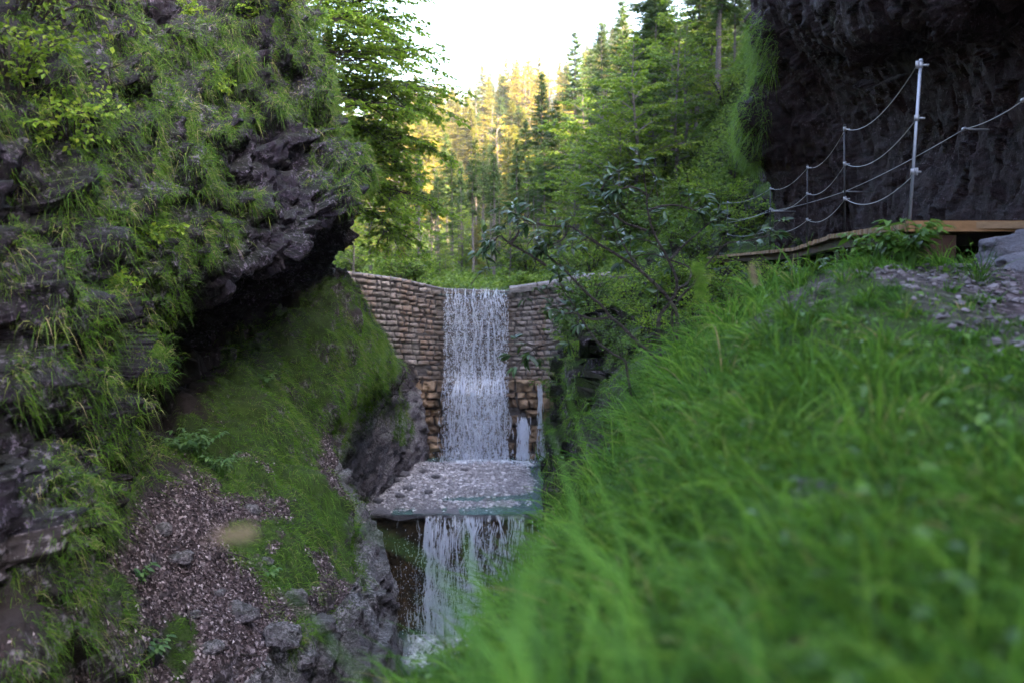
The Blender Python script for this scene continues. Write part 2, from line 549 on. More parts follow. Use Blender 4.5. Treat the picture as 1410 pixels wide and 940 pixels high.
inframe = (px0 > -60) & (px0 < 620) & (py0 > -80) & (py0 < 1000) & (G[..., 1] > 3)
clump = np.minimum(ell(px0, py0, WALL), .55) * .9 + .9 * fbm(G * 2.2, 3, 703) + .1 + .12 * sstep(9, 6.5, G[..., 1])
wallgrass = np.where(inframe, sstep(.0, .45, clump), .7 * sstep(.0, .35, fbm(G * 1.5, 3, 701))) * (kidx < np.where(G[..., 1] < 7.6, 9.3, np.where(G[..., 1] < 9, 8.2, 4.75))) * (kidx > .8)
# the tufts stand on cushions of soil that bulge from the rock
disp = disp + .16 * wallgrass * sstep(9.5, 9, G[..., 2])
G = G + nrm * (disp * (.35 + .65 * far))[..., None]
LG, LN, LK = G, grid_normals(G), kidx
if LN[NS // 3, NK // 3, 0] < 0: LN = -LN
lpx, lpy = pix(LG)


TURF_LEFT = [(430, 500, 115, 95), (370, 570, 100, 70), (300, 610, 62, 45), (505, 480, 42, 65), (455, 420, 50, 40), (440, 715, 55, 55),
             (395, 785, 42, 42), (475, 765, 32, 35), (552, 580, 14, 30), (400, 660, 40, 40), (340, 650, 50, 35), (165, 825, 25, 45), (245, 890, 30, 50), (345, 740, 40, 26)]
turfL = sstep(-.1, .35, ell(lpx, lpy, TURF_LEFT) + 1.0 * fbm(LG * 2.6, 4, 41) + .7 * fbm(LG * 11, 3, 43)) * sstep(7.3, 7.9, LK)
turfL = np.where((LG[..., 1] > 22.5) & (LK > 7) & (LK < 9.6), 1, turfL)

litL = sstep(8.1, 8.7, LK + .3 * fbm(LG * 1.8, 3, 47)) * sstep(15.5, 13, LG[..., 1]) * (1 - sstep(10.6, 11.0, LK))
litL = np.maximum(litL * sstep(.95, .55, np.abs(LN[..., 1]) * 0 + (1 - LN[..., 2].clip(0, 1)) * 1.15), 0)


def grid_obj(name, G, mat, extra=None, flip=False, rnd=.5):
    a, b = G.shape[:2]
    mb = MB()
    mb.add(G.reshape(-1, 3), grid_quads(a, b, flip), rnd=rnd)
    o = mb.build(name, mat)
    if extra:
        for nm, arr in extra.items():
            at_ = o.data.attributes.new(nm, 'FLOAT', 'POINT')
            at_.data.foreach_set('value', arr.astype(np.float32).ravel())
    return o


ks = int(np.argmin(np.abs(kidx[0] - 7.5)))
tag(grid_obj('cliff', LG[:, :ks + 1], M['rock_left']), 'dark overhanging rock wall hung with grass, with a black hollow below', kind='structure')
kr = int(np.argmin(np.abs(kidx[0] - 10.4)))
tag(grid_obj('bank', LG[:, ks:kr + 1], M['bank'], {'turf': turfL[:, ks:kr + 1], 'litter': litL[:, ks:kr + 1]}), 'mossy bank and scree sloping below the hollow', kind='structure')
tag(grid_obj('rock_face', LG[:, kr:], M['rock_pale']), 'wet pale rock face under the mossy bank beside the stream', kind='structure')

# ------------------------------------------------------------------ right bank (a height field through measured spots)
RB = np.array([  # x, Y, z
    (0, -2, -.65), (2, -2, -.6), (5, -2, -.5), (-.8, -2, -1.4), (0, 0, -.66), (.6, 0, -.58), (1.5, .5, -.52), (3, 0, -.5), (-.6, 0, -1.2), (-1.6, 0, -3),
    (.1, 1, -.86), (.5, 1.2, -.55), (1.2, 1.5, -.5), (-.35, 1, -1.5), (-1, 1, -2.2),
    (0.0, 1.8, -1.14), (.3, 2, -.84), (.8, 2.3, -.56), (1.6, 2.3, -.5), (-.45, 2, -1.6), (-1.1, 2, -2.8),
    (.1, 3, -1.3), (.5, 3.2, -.88), (1.0, 3.5, -.52), (1.8, 3.5, -.45), (-.4, 3, -1.6), (-1.2, 3, -3.8),
    (.45, 4.5, -1.35), (1.0, 5, -.55), (1.5, 5, -.30), (2.0, 5.2, -.17), (2.6, 5, -.3), (3.2, 5, -.25), (-.2, 4.5, -1.9), (-1, 4.5, -4.2),
    (.8, 6.5, -1.2), (1.5, 6.6, -.42), (2.0, 6.5, -.13), (2.6, 6.3, -.10), (3.3, 6.5, -.12), (4.2, 6.5, 0), (5, 5, .1), (0, 6.5, -2.4), (-.8, 6.5, -5),
    (1.1, 8, -1.15), (1.7, 8.2, -.8), (2.6, 8.2, -.45), (3.4, 8.2, -.3), (4.5, 8.2, .0), (.2, 8, -2.8), (-.6, 8, -5.5),
    (1.3, 10.5, -1.3), (2.1, 10.5, -.95), (3.2, 10.5, -.6), (4.6, 10.5, -.2), (.3, 10.5, -3), (-.5, 10.5, -6.5),
    (1.3, 13.5, -1.7), (2.4, 13.5, -1.2), (3.8, 13.5, -.7), (5.2, 13.5, -.2), (.6, 13.5, -3.4), (-.2, 13.5, -7),
    (1.45, 16.5, -2.0), (2.6, 16.5, -1.4), (4.2, 16.5, -.6), (6, 16.5, 0), (.9, 16.5, -3.6), (.3, 16.5, -8),
    (1.25, 19, -2.6), (2.6, 19, -1.5), (4.2, 19.5, -.6), (6, 19.5, 0), (.95, 19, -4.2), (.6, 19, -8.8),
    (1.2, 22, -2.6), (2.2, 22, -1.9), (3.6, 22, -1.0), (5.2, 22, -.3), (7, 22, .4), (.95, 22, -4.4), (.75, 22, -9),
    (1.25, 25, -3.2), (2.2, 25, -2.1), (3.6, 25, -1.0), (5.4, 25, -.2), (7, 25, .6), (1.0, 25, -4.8), (.85, 25, -7),
    (1.5, 28, -3.2), (2.4, 28, -2.1), (3.8, 28, -.8), (5.6, 28, .2), (7, 28, 1.2), (1.2, 28, -5.2), (1.0, 28, -7),
    (2.0, 31, -3.2), (2.8, 31, -1.6), (4, 31, -.2), (5.8, 31, 1.2), (7.5, 31, 2.5), (10, 31, 4.6), (12, 31, 6.5), (10, 25, 2.5), (12, 25, 4), (10, 15, 1.5), (12, 15, 2), (8, 3, .5), (12, 3, 1), (1.6, 31, -5.5), (1.2, 31, -7),
], float)


def tps_fit(P, sx=1.0, sy=.45):
    X = P[:, :2] * np.array([sx, sy])
    r = np.linalg.norm(X[:, None] - X[None], axis=-1)
    K = np.where(r > 0, r * r * np.log(r + 1e-9), 0) + np.eye(len(X)) * .02
    A = np.concatenate([np.ones((len(X), 1)), X], 1)
    L = np.block([[K, A], [A.T, np.zeros((3, 3))]])
    w = np.linalg.solve(L, np.concatenate([P[:, 2], np.zeros(3)]))

    def f(x, y):
        q = np.stack([np.asarray(x) * sx, np.asarray(y) * sy], -1)
        s = w[-3] + w[-2] * q[..., 0] + w[-1] * q[..., 1]
        for i in range(len(X)):
            rr = (q[..., 0] - X[i, 0]) ** 2 + (q[..., 1] - X[i, 1]) ** 2
            s = s + w[i] * .5 * rr * np.log(rr + 1e-9)
        return s
    return f


_rb = tps_fit(RB)


def zright(x, y):
    x, y = np.asarray(x, float), np.asarray(y, float)
    q = np.stack([x, y, np.zeros_like(x)], -1)
    return _rb(x, y) + .05 * fbm(q * 1.3, 4, 55) + .10 * fbm(q * .6, 2, 58) * sstep(6, 14, y) + sstep(9, 14, y) * sstep(31, 29, y) * (.30 * facets(q * np.array([1.1, .9, 1]), 59) + .10 * facets(q * 3.1, 60))


u = np.linspace(0, 1, 260)
v = np.linspace(0, 1, 420)
YY = (-2 + 33 * v ** 1.5)[:, None] * np.ones((1, 260))
XL = np.interp(YY[:, 0], [-2, 2, 6, 10, 14, 18, 22, 31], [-1.7, -1.4, -.9, -.6, -.3, .35, .7, 1.1])[:, None]
XX = XL + (11.5 - XL) * (u[None] ** 1.5)
RG = np.stack([XX, YY, zright(XX, YY)], -1)
RN = grid_normals(RG)
if RN[100, 200, 2] < 0: RN = -RN
stp = sstep(.75, .4, RN[..., 2]) * sstep(5, 9, RG[..., 1])
RG = RG + RN * (stp * (-.26 * sstep(27, 24, RG[..., 1]) + .10 * sstep(26, 28, RG[..., 1]) + .34 * facets(RG * np.array([1, .8, .9]), 63) + .15 * facets(RG * 2.6, 64) + .05 * facets(RG * 7, 65) + .1 * fbm(RG * 1.4, 3, 66)))[..., None]
RN = grid_normals(RG)
if RN[100, 200, 2] < 0: RN = -RN
rpx, rpy = pix(RG)
PATH = [(3.3, 4.7, 1.1, 1.3), (3.8, 5.6, 1.1, 1.2), (3.4, 3.8, 1.3, 1.6), (3.9, 6.7, .8, .9)]
pm = ell(RG[..., 0], RG[..., 1], PATH) + .35 * fbm(RG * 2.2, 3, 61)
pathR = sstep(-.15, .25, pm)
DIRT = [(2.3, 5.2, .4, .7), (2.2, 4.4, .35, .7), (2.7, 5.9, .4, .5)]
turfR = 1 - np.maximum(pathR, .55 * sstep(0, .4, ell(RG[..., 0], RG[..., 1], DIRT) + .3 * fbm(RG * 3, 3, 67)))
slope_bare = sstep(.62, .42, RN[..., 2] + .25 * fbm(RG * 1.7, 3, 71))
turfR = turfR * (1 - .8 * slope_bare)
turfR = turfR * (1 - .75 * sstep(.12, .4, fbm(RG * np.array([1.5, 1.1, 1]), 4, 73)) * (RG[..., 1] < 9))
tag(grid_obj('ground', RG, M['bank'], {'turf': turfR, 'litter': sstep(12, 8, RG[..., 1])}), 'grassy bank above the gorge with a bare path edge', kind='structure')


def path_mat():
    k = NT('path gravel')
    p = k.pos()
    c1 = k.n('ShaderNodeSeparateColor')
    k.l(k.voro(p, 38, 'Color'), c1.inputs[0])
    c = k.ramp(c1.outputs[0], [(0.0, (.02, .016, .018)), (.5, (.06, .048, .056)), (.85, (.13, .11, .13)), (1.0, (.3, .27, .3))])
    n = k.noise(p, 3, 6)
    c = k.mix(k.ramp(n, [(.38, 0.0), (.6, .85)]), c, (.035, .024, .020))
    h = k.math('ADD', c1.outputs[1], k.noise(p, 20, 4))
    return k.done(k.bsdf(c, .9, k.bump(h, .8, .02)))


M['path'] = path_mat()
M['bed'] = pebbled = rock_mat('stream bed', (.10, .094, .105), (.30, .285, .31), (.55, .53, .56), .5, 3.0, wet=.5)
# the trodden path: a sheet a hand's breadth of soil above the bank
pu, pv = np.linspace(0, 1, 90), np.linspace(0, 1, 120)
PX0 = (2.1 + 1.1 * pv ** 1.2 + .08 * np.sin(pv * 9))[:, None]
PX = PX0 + (4.9 - PX0) * pu[None]
PX = np.where(pu[None] < .3, PX + (.3 - pu[None]) * .9 * fbm(np.stack([pv * 9, pv * 0, pv * 0], -1), 3, 77)[:, None], PX)
PY = (2.2 + 5.0 * pv)[:, None] * np.ones_like(PX)
edge = np.minimum(np.minimum(pu[None] * 6, 1), np.minimum((1 - pv[:, None]) * 5, 1)) * np.minimum(pv[:, None] * 5, 1)
PG = np.stack([PX, PY, zright(PX, PY) + .03 * edge - .02 + .006 * fbm(np.stack([PX, PY, PX * 0], -1) * 9, 3, 79)], -1)
tag(grid_obj('path', PG, M['path']), 'trodden stony footpath at the end of the boardwalk', kind='structure')

# ------------------------------------------------------------------ right cliff with the undercut above the walkway
RIGHT = [  # Y, base, foot, back of undercut, roof, lip of overhang, brow, top, hill, far hill
    (-8, [(5.2, -1.5), (5.0, .2), (5.6, 1.6), (5.2, 2.5), (4.2, 2.8), (4.6, 5.5), (6.5, 12), (22, 24), (50, 43)]),
    (0, [(4.9, -1.5), (4.7, .2), (5.3, 1.4), (4.9, 2.3), (3.9, 2.6), (4.2, 5.5), (6, 12), (22, 24), (50, 43)]),
    (5, [(4.7, -1.5), (4.5, .2), (5.0, 1.3), (4.5, 2.1), (3.7, 2.3), (3.9, 5), (5.6, 12), (22, 24), (50, 43)]),
    (8, [(4.6, -1.5), (4.4, .2), (4.7, 1.3), (4.4, 2.0), (3.8, 2.15), (3.8, 5), (5.4, 12), (22, 24), (50, 43)]),
    (11, [(5.0, -1.5), (4.9, .2), (5.1, 1.4), (4.8, 2.3), (4.1, 2.55), (4.0, 5), (5.4, 12), (22, 24), (50, 43)]),
    (15, [(5.8, -1.5), (5.7, .2), (5.9, 1.7), (5.5, 2.9), (4.8, 3.15), (4.5, 5), (5.4, 12), (22, 24), (50, 43)]),
    (19, [(6.3, -1.5), (6.2, .2), (6.2, 1.8), (5.7, 3.2), (5.2, 3.9), (4.9, 5.5), (5.6, 12), (22, 24), (50, 43)]),
    (22, [(6.2, -1.5), (6.1, .2), (5.8, 1.5), (5.25, 2.6), (5.4, 3.6), (5.3, 5.5), (6.0, 12), (22, 24), (50, 43)]),
    (24.5, [(6.9, -1.5), (6.7, .4), (6.4, 1.6), (5.9, 2.8), (6.2, 3.8), (6.3, 5.6), (6.8, 12), (22, 24), (50, 43)]),
    (28, [(8.5, -1.5), (8.3, .8), (8.2, 1.8), (8.2, 3), (8.3, 4), (8.4, 6), (9, 12), (22, 24), (50, 43)]),
    (32, [(10.5, -1.5), (10.4, .8), (10.4, 1.8), (10.5, 3), (10.6, 4), (10.8, 6), (11.5, 12), (22, 24), (50, 43)]),
    (38, [(14.5, -1.5), (14.4, .8), (14.4, 1.8), (14.5, 3), (14.6, 4), (14.8, 6), (15.5, 12), (24, 32), (50, 60)]),
]
CR = np.array([[(x, Y, z) for (x, z) in prof] for Y, prof in RIGHT])
G = catmull(catmull(CR, 620, 0), 460, 1)
nrm = grid_normals(G)
if nrm[150, 100, 0] > 0: nrm = -nrm
kk = np.linspace(0, CR.shape[1] - 1, 460)[None, :]
w = G[..., 2] * .8 + G[..., 1] * .2 + .5 * fbm(G * .5, 3, 103)
saw = (w * 1.3) % 1.0
ledge = np.where(saw < .85, saw / .85, (1 - saw) / .15)
amp = .3 + .7 * (1 - sstep(5.0, 6.5, kk))
disp = (.22 * fbm(G * .6, 4, 105) + .22 * facets(G * np.array([.8, .6, .5]), 107) + .08 * facets(G * np.array([2.6, 2.2, 1.5]), 108) + .09 * fbm(G * np.array([3.2, 3.2, .7]), 4, 113) + .04 * facets(G * np.array([7, 6, 5]), 109) + .16 * (ledge - .5) * sstep(-.3, .4, fbm(G * .7, 2, 117)) + .04 * ridged(G * np.array([3, 3, 1.6]), 4, 121)) * amp
gpx, gpy = pix(G)
cush = sstep(-.3, .3, ell(gpx, gpy, [(1048, 70, 24, 50), (1036, 140, 24, 60), (1030, 195, 20, 45)]) + .3 * fbm(G * 2, 2, 731)) * (G[..., 1] > 19.5)
disp = disp + cush * (.12 + .12 * np.abs(fbm(G * 1.6, 2, 739)))
G = G + nrm * disp[..., None]
CG, CN = G, grid_normals(G)
if CN[150, 100, 0] > 0: CN = -CN
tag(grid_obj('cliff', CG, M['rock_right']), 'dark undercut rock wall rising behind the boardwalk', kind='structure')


# ------------------------------------------------------------------ valley behind the weir
def zfar(x, y):
    x, y = np.asarray(x, float), np.asarray(y, float)
    z0 = -1.32 - .25 * np.exp(-((x + 1.1) / 1.0) ** 4) * (y < 70) + .004 * np.maximum(0, y - 35) ** 1.2 + 27 * sstep(92, 205, y) + .05 * np.maximum(0, y - 215)
    xr = np.interp(y, [30, 33, 40, 60, 120, 250], [2.6, 2.4, 2.8, 6, 9, 8])
    xl = np.interp(y, [30, 40, 60, 120, 250], [-5.8, -6.2, -9, -20, -40])
    a = np.maximum(0, x - xr)
    b = np.maximum(0, xl - x)
    q = np.stack([x, y, np.zeros_like(x)], -1)
    steep = np.interp(y, [30, 38, 60, 120, 250], [.66, .95, .8, .62, .5])
    pw = np.interp(y, [30, 38], [.03, .085])
    ac = np.interp(y, [60, 105], [42, 17])
    a1 = np.minimum(a, ac)
    a2 = np.minimum(a1, 8)
    s = a2 * steep * (1 + pw * a2) + (a1 - a2) * .74 + (a - a1) * .22
    s = s + sstep(110, 190, y) * .36 * np.clip(x + 1, -26, 0)
    l = b * np.interp(y, [30, 60, 120, 250], [.9, .7, .5, .4])
    return z0 + s + l + .35 * fbm(q * .25, 4, 131) * (1 + y / 120) + .12 * fbm(q * 1.1, 3, 137)


fv = np.linspace(0, 1, 260)
FY = (30.6 + 330 * fv ** 1.7)[:, None] * np.ones((1, 240))
fu = np.linspace(-1, 1, 240)
FX = np.sign(fu)[None] * np.abs(fu)[None] ** 1.8 * (60 + FY * .5)
FG = np.stack([FX, FY, zfar(FX, FY)], -1)
FN = grid_normals(FG)
if FN[100, 100, 2] < 0: FN = -FN


def forest_floor():
    k = NT('forest floor')
    p = k.pos()
    n = k.noise(p, 1.4, 6, .65)
    n2 = k.noise(p, 7, 5, .7)
    c = k.mix(k.ramp(n, [(.38, 0.0), (.62, 1.0)]), k.mix(n2, (.012, .02, .006), (.04, .075, .012)), k.mix(n2, (.02, .018, .012), (.035, .05, .014)))
    return k.done(k.bsdf(c, .95, k.bump(n2, .8, .1), spec=.15))


M['floor'] = forest_floor()
tag(grid_obj('hillside', FG, M['floor']), 'wooded valley sides rising behind the stone weir', kind='structure')
# no flank closes the valley behind the viewer; the right-hand hill shades the gorge
# ------------------------------------------------------------------ stone weir
def masonry_mat(name, a, b, stain):
    k = NT(name)
    p = k.pos()
    c = k.ramp(k.attr(), [(0.0, a), (.5, tuple((x + y) / 2 for x, y in zip(a, b))), (1.0, b)])
    n = k.noise(p, 12, 6, .7)
    c = k.mix(k.ramp(n, [(.35, .75), (.6, 0.0)]), c, tuple(x * .45 for x in a))
    c = k.mix(k.ramp(k.noise(p, 26, 4, .7), [(.6, 0.0), (.72, .6)]), c, (.42, .38, .38))
    ps = k.pos((2.2, 1, .25))
    sz = k.n('ShaderNodeSeparateXYZ')
    k.l(p, sz.inputs[0])
    zz = k.math('ADD', k.math('MULTIPLY', sz.outputs[2], .42), k.math('MULTIPLY', n, .9))
    c = k.mix(k.ramp(k.math('ADD', zz, 2.0), [(.55, .85), (1.0, .0)]), c, k.mix(k.attr(), (.13, .08, .05), (.33, .225, .15)))
    s = k.noise(ps, 1.0, 4, .6)
    c = k.mix(k.ramp(s, [(.50, 0.0), (.68, .6)]), c, stain)
    wx = k.math('ABSOLUTE', k.math('ADD', sz.outputs[0], 1.1))
    wet_ = k.ramp(k.math('ADD', k.math('MULTIPLY', wx, .4), k.math('MULTIPLY', k.noise(k.pos((1.5, 1, .4)), 1.6, 5, .65), .35)), [(.55, .8), (.72, 0.0)])
    c = k.mix(wet_, c, k.mix(n, (.035, .026, .020), (.10, .07, .05)))
    mo = k.noise(p, 2.6, 5, .7)
    c = k.mix(k.ramp(mo, [(.6, 0.0), (.74, .6)]), c, (.035, .045, .018))
    return k.done(k.bsdf(c, k.ramp(n, [(.3, .45), (.7, .9)]), k.bump(n, .8, .05), spec=.35))


M['masonry'] = masonry_mat('weir masonry', (.13, .112, .106), (.31, .268, .258), (.19, .105, .062))
M['footing'] = masonry_mat('weir footing', (.13, .092, .066), (.34, .25, .18), (.15, .09, .045))
M['mortar'] = rock_mat('weir mortar', (.07, .06, .06), (.15, .13, .13), (.3, .27, .27), .6, 2.0)
M['coping'] = rock_mat('weir coping', (.15, .135, .135), (.27, .25, .25), (.4, .38, .38), .6, 2.0)

CREST = np.array([(-7.5, -.30), (-4.8, -.62), (-3.6, -.78), (-2.1, -1.12), (-.15, -1.2), (1.2, -1.0), (1.9, -.86), (3.4, -.7)])


def wy(x):                      # plan of the wall: bowed upstream
    return 30.1 - .016 * (x + 1) ** 2


def pillow(mb, x0, x1, z0, z1, depth, rough, rnd, yf=wy, n=5):
    u = np.linspace(0, 1, n + 2)
    e = np.array([0, .06, .3, .5, .7, .94, 1.0]) if n == 5 else np.concatenate([[0, .035], np.linspace(.09, .91, n), [.965, 1.0]])
    U, V = np.meshgrid(e, e, indexing='ij')
    jit = (rng.random((4, 2)) - .5) * np.array([.35, .28]) * min(z1 - z0, .3)
    cx = [x0, x1, x1, x0]
    cz = [z0, z0, z1, z1]
    X = (1 - U) * (1 - V) * (cx[0] + jit[0, 0]) + U * (1 - V) * (cx[1] + jit[1, 0]) + U * V * (cx[2] + jit[2, 0]) + (1 - U) * V * (cx[3] + jit[3, 0])
    Z = (1 - U) * (1 - V) * (cz[0] + jit[0, 1]) + U * (1 - V) * (cz[1] + jit[1, 1]) + U * V * (cz[2] + jit[2, 1]) + (1 - U) * V * (cz[3] + jit[3, 1])
    rim = np.minimum(np.minimum(U, 1 - U), np.minimum(V, 1 - V))
    h = depth * np.clip(rim / .10, 0, 1) ** .6 * (.75 + .25 * np.clip(rim / .4, 0, 1))
    Y = yf(X) - h
    P = np.stack([X, Y, Z], -1)
    P[..., 1] -= rough * (fbm(P * 5.5, 3, 211) + (.9 * ridged(P * 2.6, 4, 213) if n > 5 else 0)) * (rim > 0)
    P[..., 2] += .4 * rough * fbm(P * 5.0, 2, 215) * (rim > 0.1)
    mb.add(P.reshape(-1, 3), grid_quads(len(e), len(e), True), rnd=rnd)


weir = tag(empty('stone_weir', (-1, 30.3, -6.4)), 'tall bowed weir of rough grey stone courses with water over its middle', 'weir')
W0 = -weir.location
up = MB()
z = -3.9
row = 0
while z < .1:
    hrow = float(rng.uniform(.12, .17))
    x = -7.5 + float(rng.uniform(-.3, 0))
    while x < 3.4:
        wst = float(rng.uniform(.14, .36))
        x1 = min(x + wst, 3.4)
        xm = (x + x1) / 2
        # courses sag gently towards the middle as the crest does
        fr = np.clip((z + 3.9) / 2.9, 0, 1)
        sag = (np.interp(xm, CREST[:, 0], CREST[:, 1]) + 1.2) * fr
        zz0, zz1 = z + sag, z + sag + hrow
        top = np.interp(xm, CREST[:, 0], CREST[:, 1])
        hole = abs(xm + 2.72) < .17 and -3.72 < (zz0 + zz1) / 2 < -3.45
        if zz1 < top + .02 and not hole:
            pillow(up, x + .012, x1 - .012, zz0 + .01, zz1 - .01, float(rng.uniform(.03, .085)), .06, float(rng.random()))
        x = x1
    z += hrow
o = up.build('stonework', M['masonry'], weir)
o.location = W0
lo = MB()
z = -6.7
while z < -3.92:
    hrow = min(float(rng.uniform(.17, .36)), -3.9 - z)
    if -3.9 - z - hrow < .15: hrow = -3.9 - z
    x = -5.2 + float(rng.uniform(-.4, 0))
    while x < 3.4:
        x1 = min(x + float(rng.uniform(.22, .62)), 3.5)
        xm = (x + x1) / 2
        niche = abs(xm - .35) < .3 and -5.9 < z + hrow / 2 < -4.85
        if not niche:
            pillow(lo, x + .015, x1 - .015, z + .012, z + hrow - .012, float(rng.uniform(.09, .30)), .15, float(rng.random()), n=13)
        x = x1
    z += hrow
o = lo.build('rough_footing', M['footing'], weir)
o.location = W0
core = MB()
cx_ = np.linspace(-7.6, 3.5, 60)
top = np.interp(cx_, CREST[:, 0], CREST[:, 1]) - .03
rows = []
for (yo, zz) in ((.0, np.full(60, -7.0)), (.0, top), (1.1, top - .02), (1.1, np.full(60, -7.0))):
    rows.append(np.stack([cx_, wy(cx_) + yo, zz], -1))
core.add(np.array(rows).reshape(-1, 3), grid_quads(4, 60))
o = core.build('mortar_core', M['mortar'], weir, smooth=False)
o.location = W0
cop = MB()
for xa, xb in ((-.08, .75), (.78, 1.35), (1.38, 2.1), (2.13, 3.0)):
    xs = np.linspace(xa, xb, 12)
    zt = np.interp(xs, CREST[:, 0], CREST[:, 1])
    rr = []
    for (yo, zo) in ((-.17, -.10), (-.18, .05), (-.1, .085), (.55, .10), (1.0, .07), (1.05, -.1)):
        rr.append(np.stack([xs, wy(xs) + yo, zt + zo], -1))
    R = np.array(rr)
    R += .03 * np.stack([fbm(R * 3, 3, 231), fbm(R * 3, 3, 232), fbm(R * 3, 3, 233)], -1)
    cop.add(R.reshape(-1, 3), grid_quads(6, 12))
o = cop.build('coping', M['coping'], weir)
o.location = W0

# ------------------------------------------------------------------ gravel bed between the two falls
def zbed(x, y):
    q = np.stack([x, y, np.zeros_like(x)], -1)
    left = np.interp(x, [-4.4, -3, -1.5, -.2, .45, 1.1], [.13, .11, .10, .09, .03, -.12])
    back = -.16 * sstep(28.6, 29.6, y)
    front = -.12 * sstep(24.6, 23.6, y)
    chan = -.12 * np.exp(-((y - (24.9 + .12 * x)) / .35) ** 2) * sstep(-2.6, -1.4, x)
    return -6.28 + left + back + front + chan + .06 * fbm(q * 1.4, 4, 241)


bx = np.linspace(-4.5, 1.9, 130)
by = np.linspace(23.45, 30.2, 130)
BX, BY = np.meshgrid(bx, by, indexing='ij')
tag(grid_obj('stream_bed', np.stack([BX, BY, zbed(BX, BY)], -1), M['bed']), 'pale gravel bar at the foot of the tall waterfall', kind='structure')


def stones(mb, C, S, flat=.6, sub=2):
    """rounded irregular pebbles"""
    t = (1 + 5 ** .5) / 2
    ico = np.array([(-1, t, 0), (1, t, 0), (-1, -t, 0), (1, -t, 0), (0, -1, t), (0, 1, t), (0, -1, -t), (0, 1, -t), (t, 0, -1), (t, 0, 1), (-t, 0, -1), (-t, 0, 1)], float)
    ico /= np.linalg.norm(ico, axis=1)[:, None]
    F = np.array([(0, 11, 5), (0, 5, 1), (0, 1, 7), (0, 7, 10), (0, 10, 11), (1, 5, 9), (5, 11, 4), (11, 10, 2), (10, 7, 6), (7, 1, 8), (3, 9, 4), (3, 4, 2), (3, 2, 6), (3, 6, 8), (3, 8, 9), (4, 9, 5), (2, 4, 11), (6, 2, 10), (8, 6, 7), (9, 8, 1)])
    N = len(C)
    d = 1 + .32 * rng.normal(size=(N, 12)).clip(-1.3, 1.3)
    V = ico[None] * d[..., None]
    sc = S[:, None] * np.stack([rng.uniform(.7, 1.25, N), rng.uniform(.7, 1.25, N), np.full(N, flat) * rng.uniform(.7, 1.2, N)], 1)
    V = V * sc[:, None] * .5
    a = rng.uniform(0, 6.28, N)
    ca, sa = np.cos(a)[:, None], np.sin(a)[:, None]
    V = np.stack([V[..., 0] * ca - V[..., 1] * sa, V[..., 0] * sa + V[..., 1] * ca, V[..., 2]], -1) + C[:, None]
    T = (F[None] + (np.arange(N) * 12)[:, None, None]).reshape(-1, 3)
    mb.add(V.reshape(-1, 3), None, T, np.repeat(rng.random(N), 12))


def pebble_mat(name, lo, hi):
    k = NT(name)
    c = k.ramp(k.attr(), [(0.0, lo), (.7, tuple((a + b) / 2 for a, b in zip(lo, hi))), (1.0, hi)])
    n = k.noise(k.pos(), 30, 4)
    c = k.mix(k.math('MULTIPLY', n, .5), c, tuple(x * .6 for x in lo))
    return k.done(k.bsdf(c, .7, k.bump(n, .5, .01), spec=.4))


M['pebble'] = pebble_mat('river pebbles', (.15, .14, .16), (.62, .59, .62))
n = 24000
gx, gy = rng.uniform(-4.3, 1.4, n), 23.5 + 6.5 * rng.random(n)
gs = .022 + .11 * rng.random(n) ** 7
mb = MB()
stones(mb, np.stack([gx, gy, zbed(gx, gy) + .008], -1), gs)
tag(mb.build('gravel', M['pebble'], smooth=False), 'pale river gravel covering the bar between the two falls', 'gravel', kind='stuff')

# single larger stones one can count on the bar
BAR = [(512, 688, .30), (505, 672, .34), (528, 676, .24), (541, 668, .30), (556, 660, .26), (563, 682, .22), (498, 694, .26), (584, 655, .24), (600, 664, .2), (590, 684, .18), (640, 652, .2), (671, 690, .2), (520, 696, .22), (551, 690, .2)]
WHERE = ['left edge of the gravel bar, second from the front lip', 'left edge of the gravel bar, the largest and farthest left', 'left part of the gravel bar beside the largest stone', 'upper left of the gravel bar near the pale rock', 'foot of the pale rock on the gravel bar', 'middle left of the gravel bar by the shallow pool', 'left corner of the lower lip', 'gravel close under the rough footing', 'centre of the gravel bar', 'front middle of the bar beside the pool', 'back of the bar near the plunge pool', 'wet front edge where the water leaves the bar', 'front lip left of the falling water', 'front of the bar behind the dry part of the lip']
for (px, py, s), wh in zip(BAR, WHERE):
    Y = -6.25 * FOC / (345 - py) if False else 6.2 * FOC / (py - 345)
    P = at(px, py, Y)
    mb = MB()
    v_ = MB()
    bm_me = None
    a_, b_ = 18, 12
    th = np.linspace(0, np.pi, b_)
    ph = np.linspace(0, 2 * np.pi, a_)
    TH, PH = np.meshgrid(th, ph, indexing='ij')
    D = np.stack([np.sin(TH) * np.cos(PH), np.sin(TH) * np.sin(PH), np.cos(TH)], -1)
    off = rng.random(3) * 50
    R = 1 + .35 * fbm(D * 1.1 + off, 3, 251)
    V = D * R[..., None] * np.array([.6, .5, .36]) * s
    mb.add(V.reshape(-1, 3), grid_quads(b_, a_), rnd=.5)
    o = mb.build('river_stone', M['stone'])
    o.location = (P[0], P[1], float(zbed(np.array(P[0]), np.array(P[1]))) + .04)
    tag(o, 'grey stone at the ' + wh, 'stone', 'larger stones on the gravel bar')


# ------------------------------------------------------------------ water
def water_mat(name, tint, rough=.08, bscale=5, bstr=.35, alpha=.8):
    k = NT(name)
    p = k.pos((1, .55, 1))
    n = k.noise(p, bscale, 4, .6, .6)
    n2 = k.noise(p, bscale * 4, 3, .6)
    h = k.math('ADD', n, k.math('MULTIPLY', n2, .4))
    fo = k.ramp(k.noise(p, bscale * 1.7, 6, .75), [(.62, 0.0), (.72, .65)])
    c = k.mix(fo, tint, (.72, .76, .82))
    return k.done(k.bsdf(c, rough, k.bump(h, bstr, .08), spec=.5, alpha=alpha))


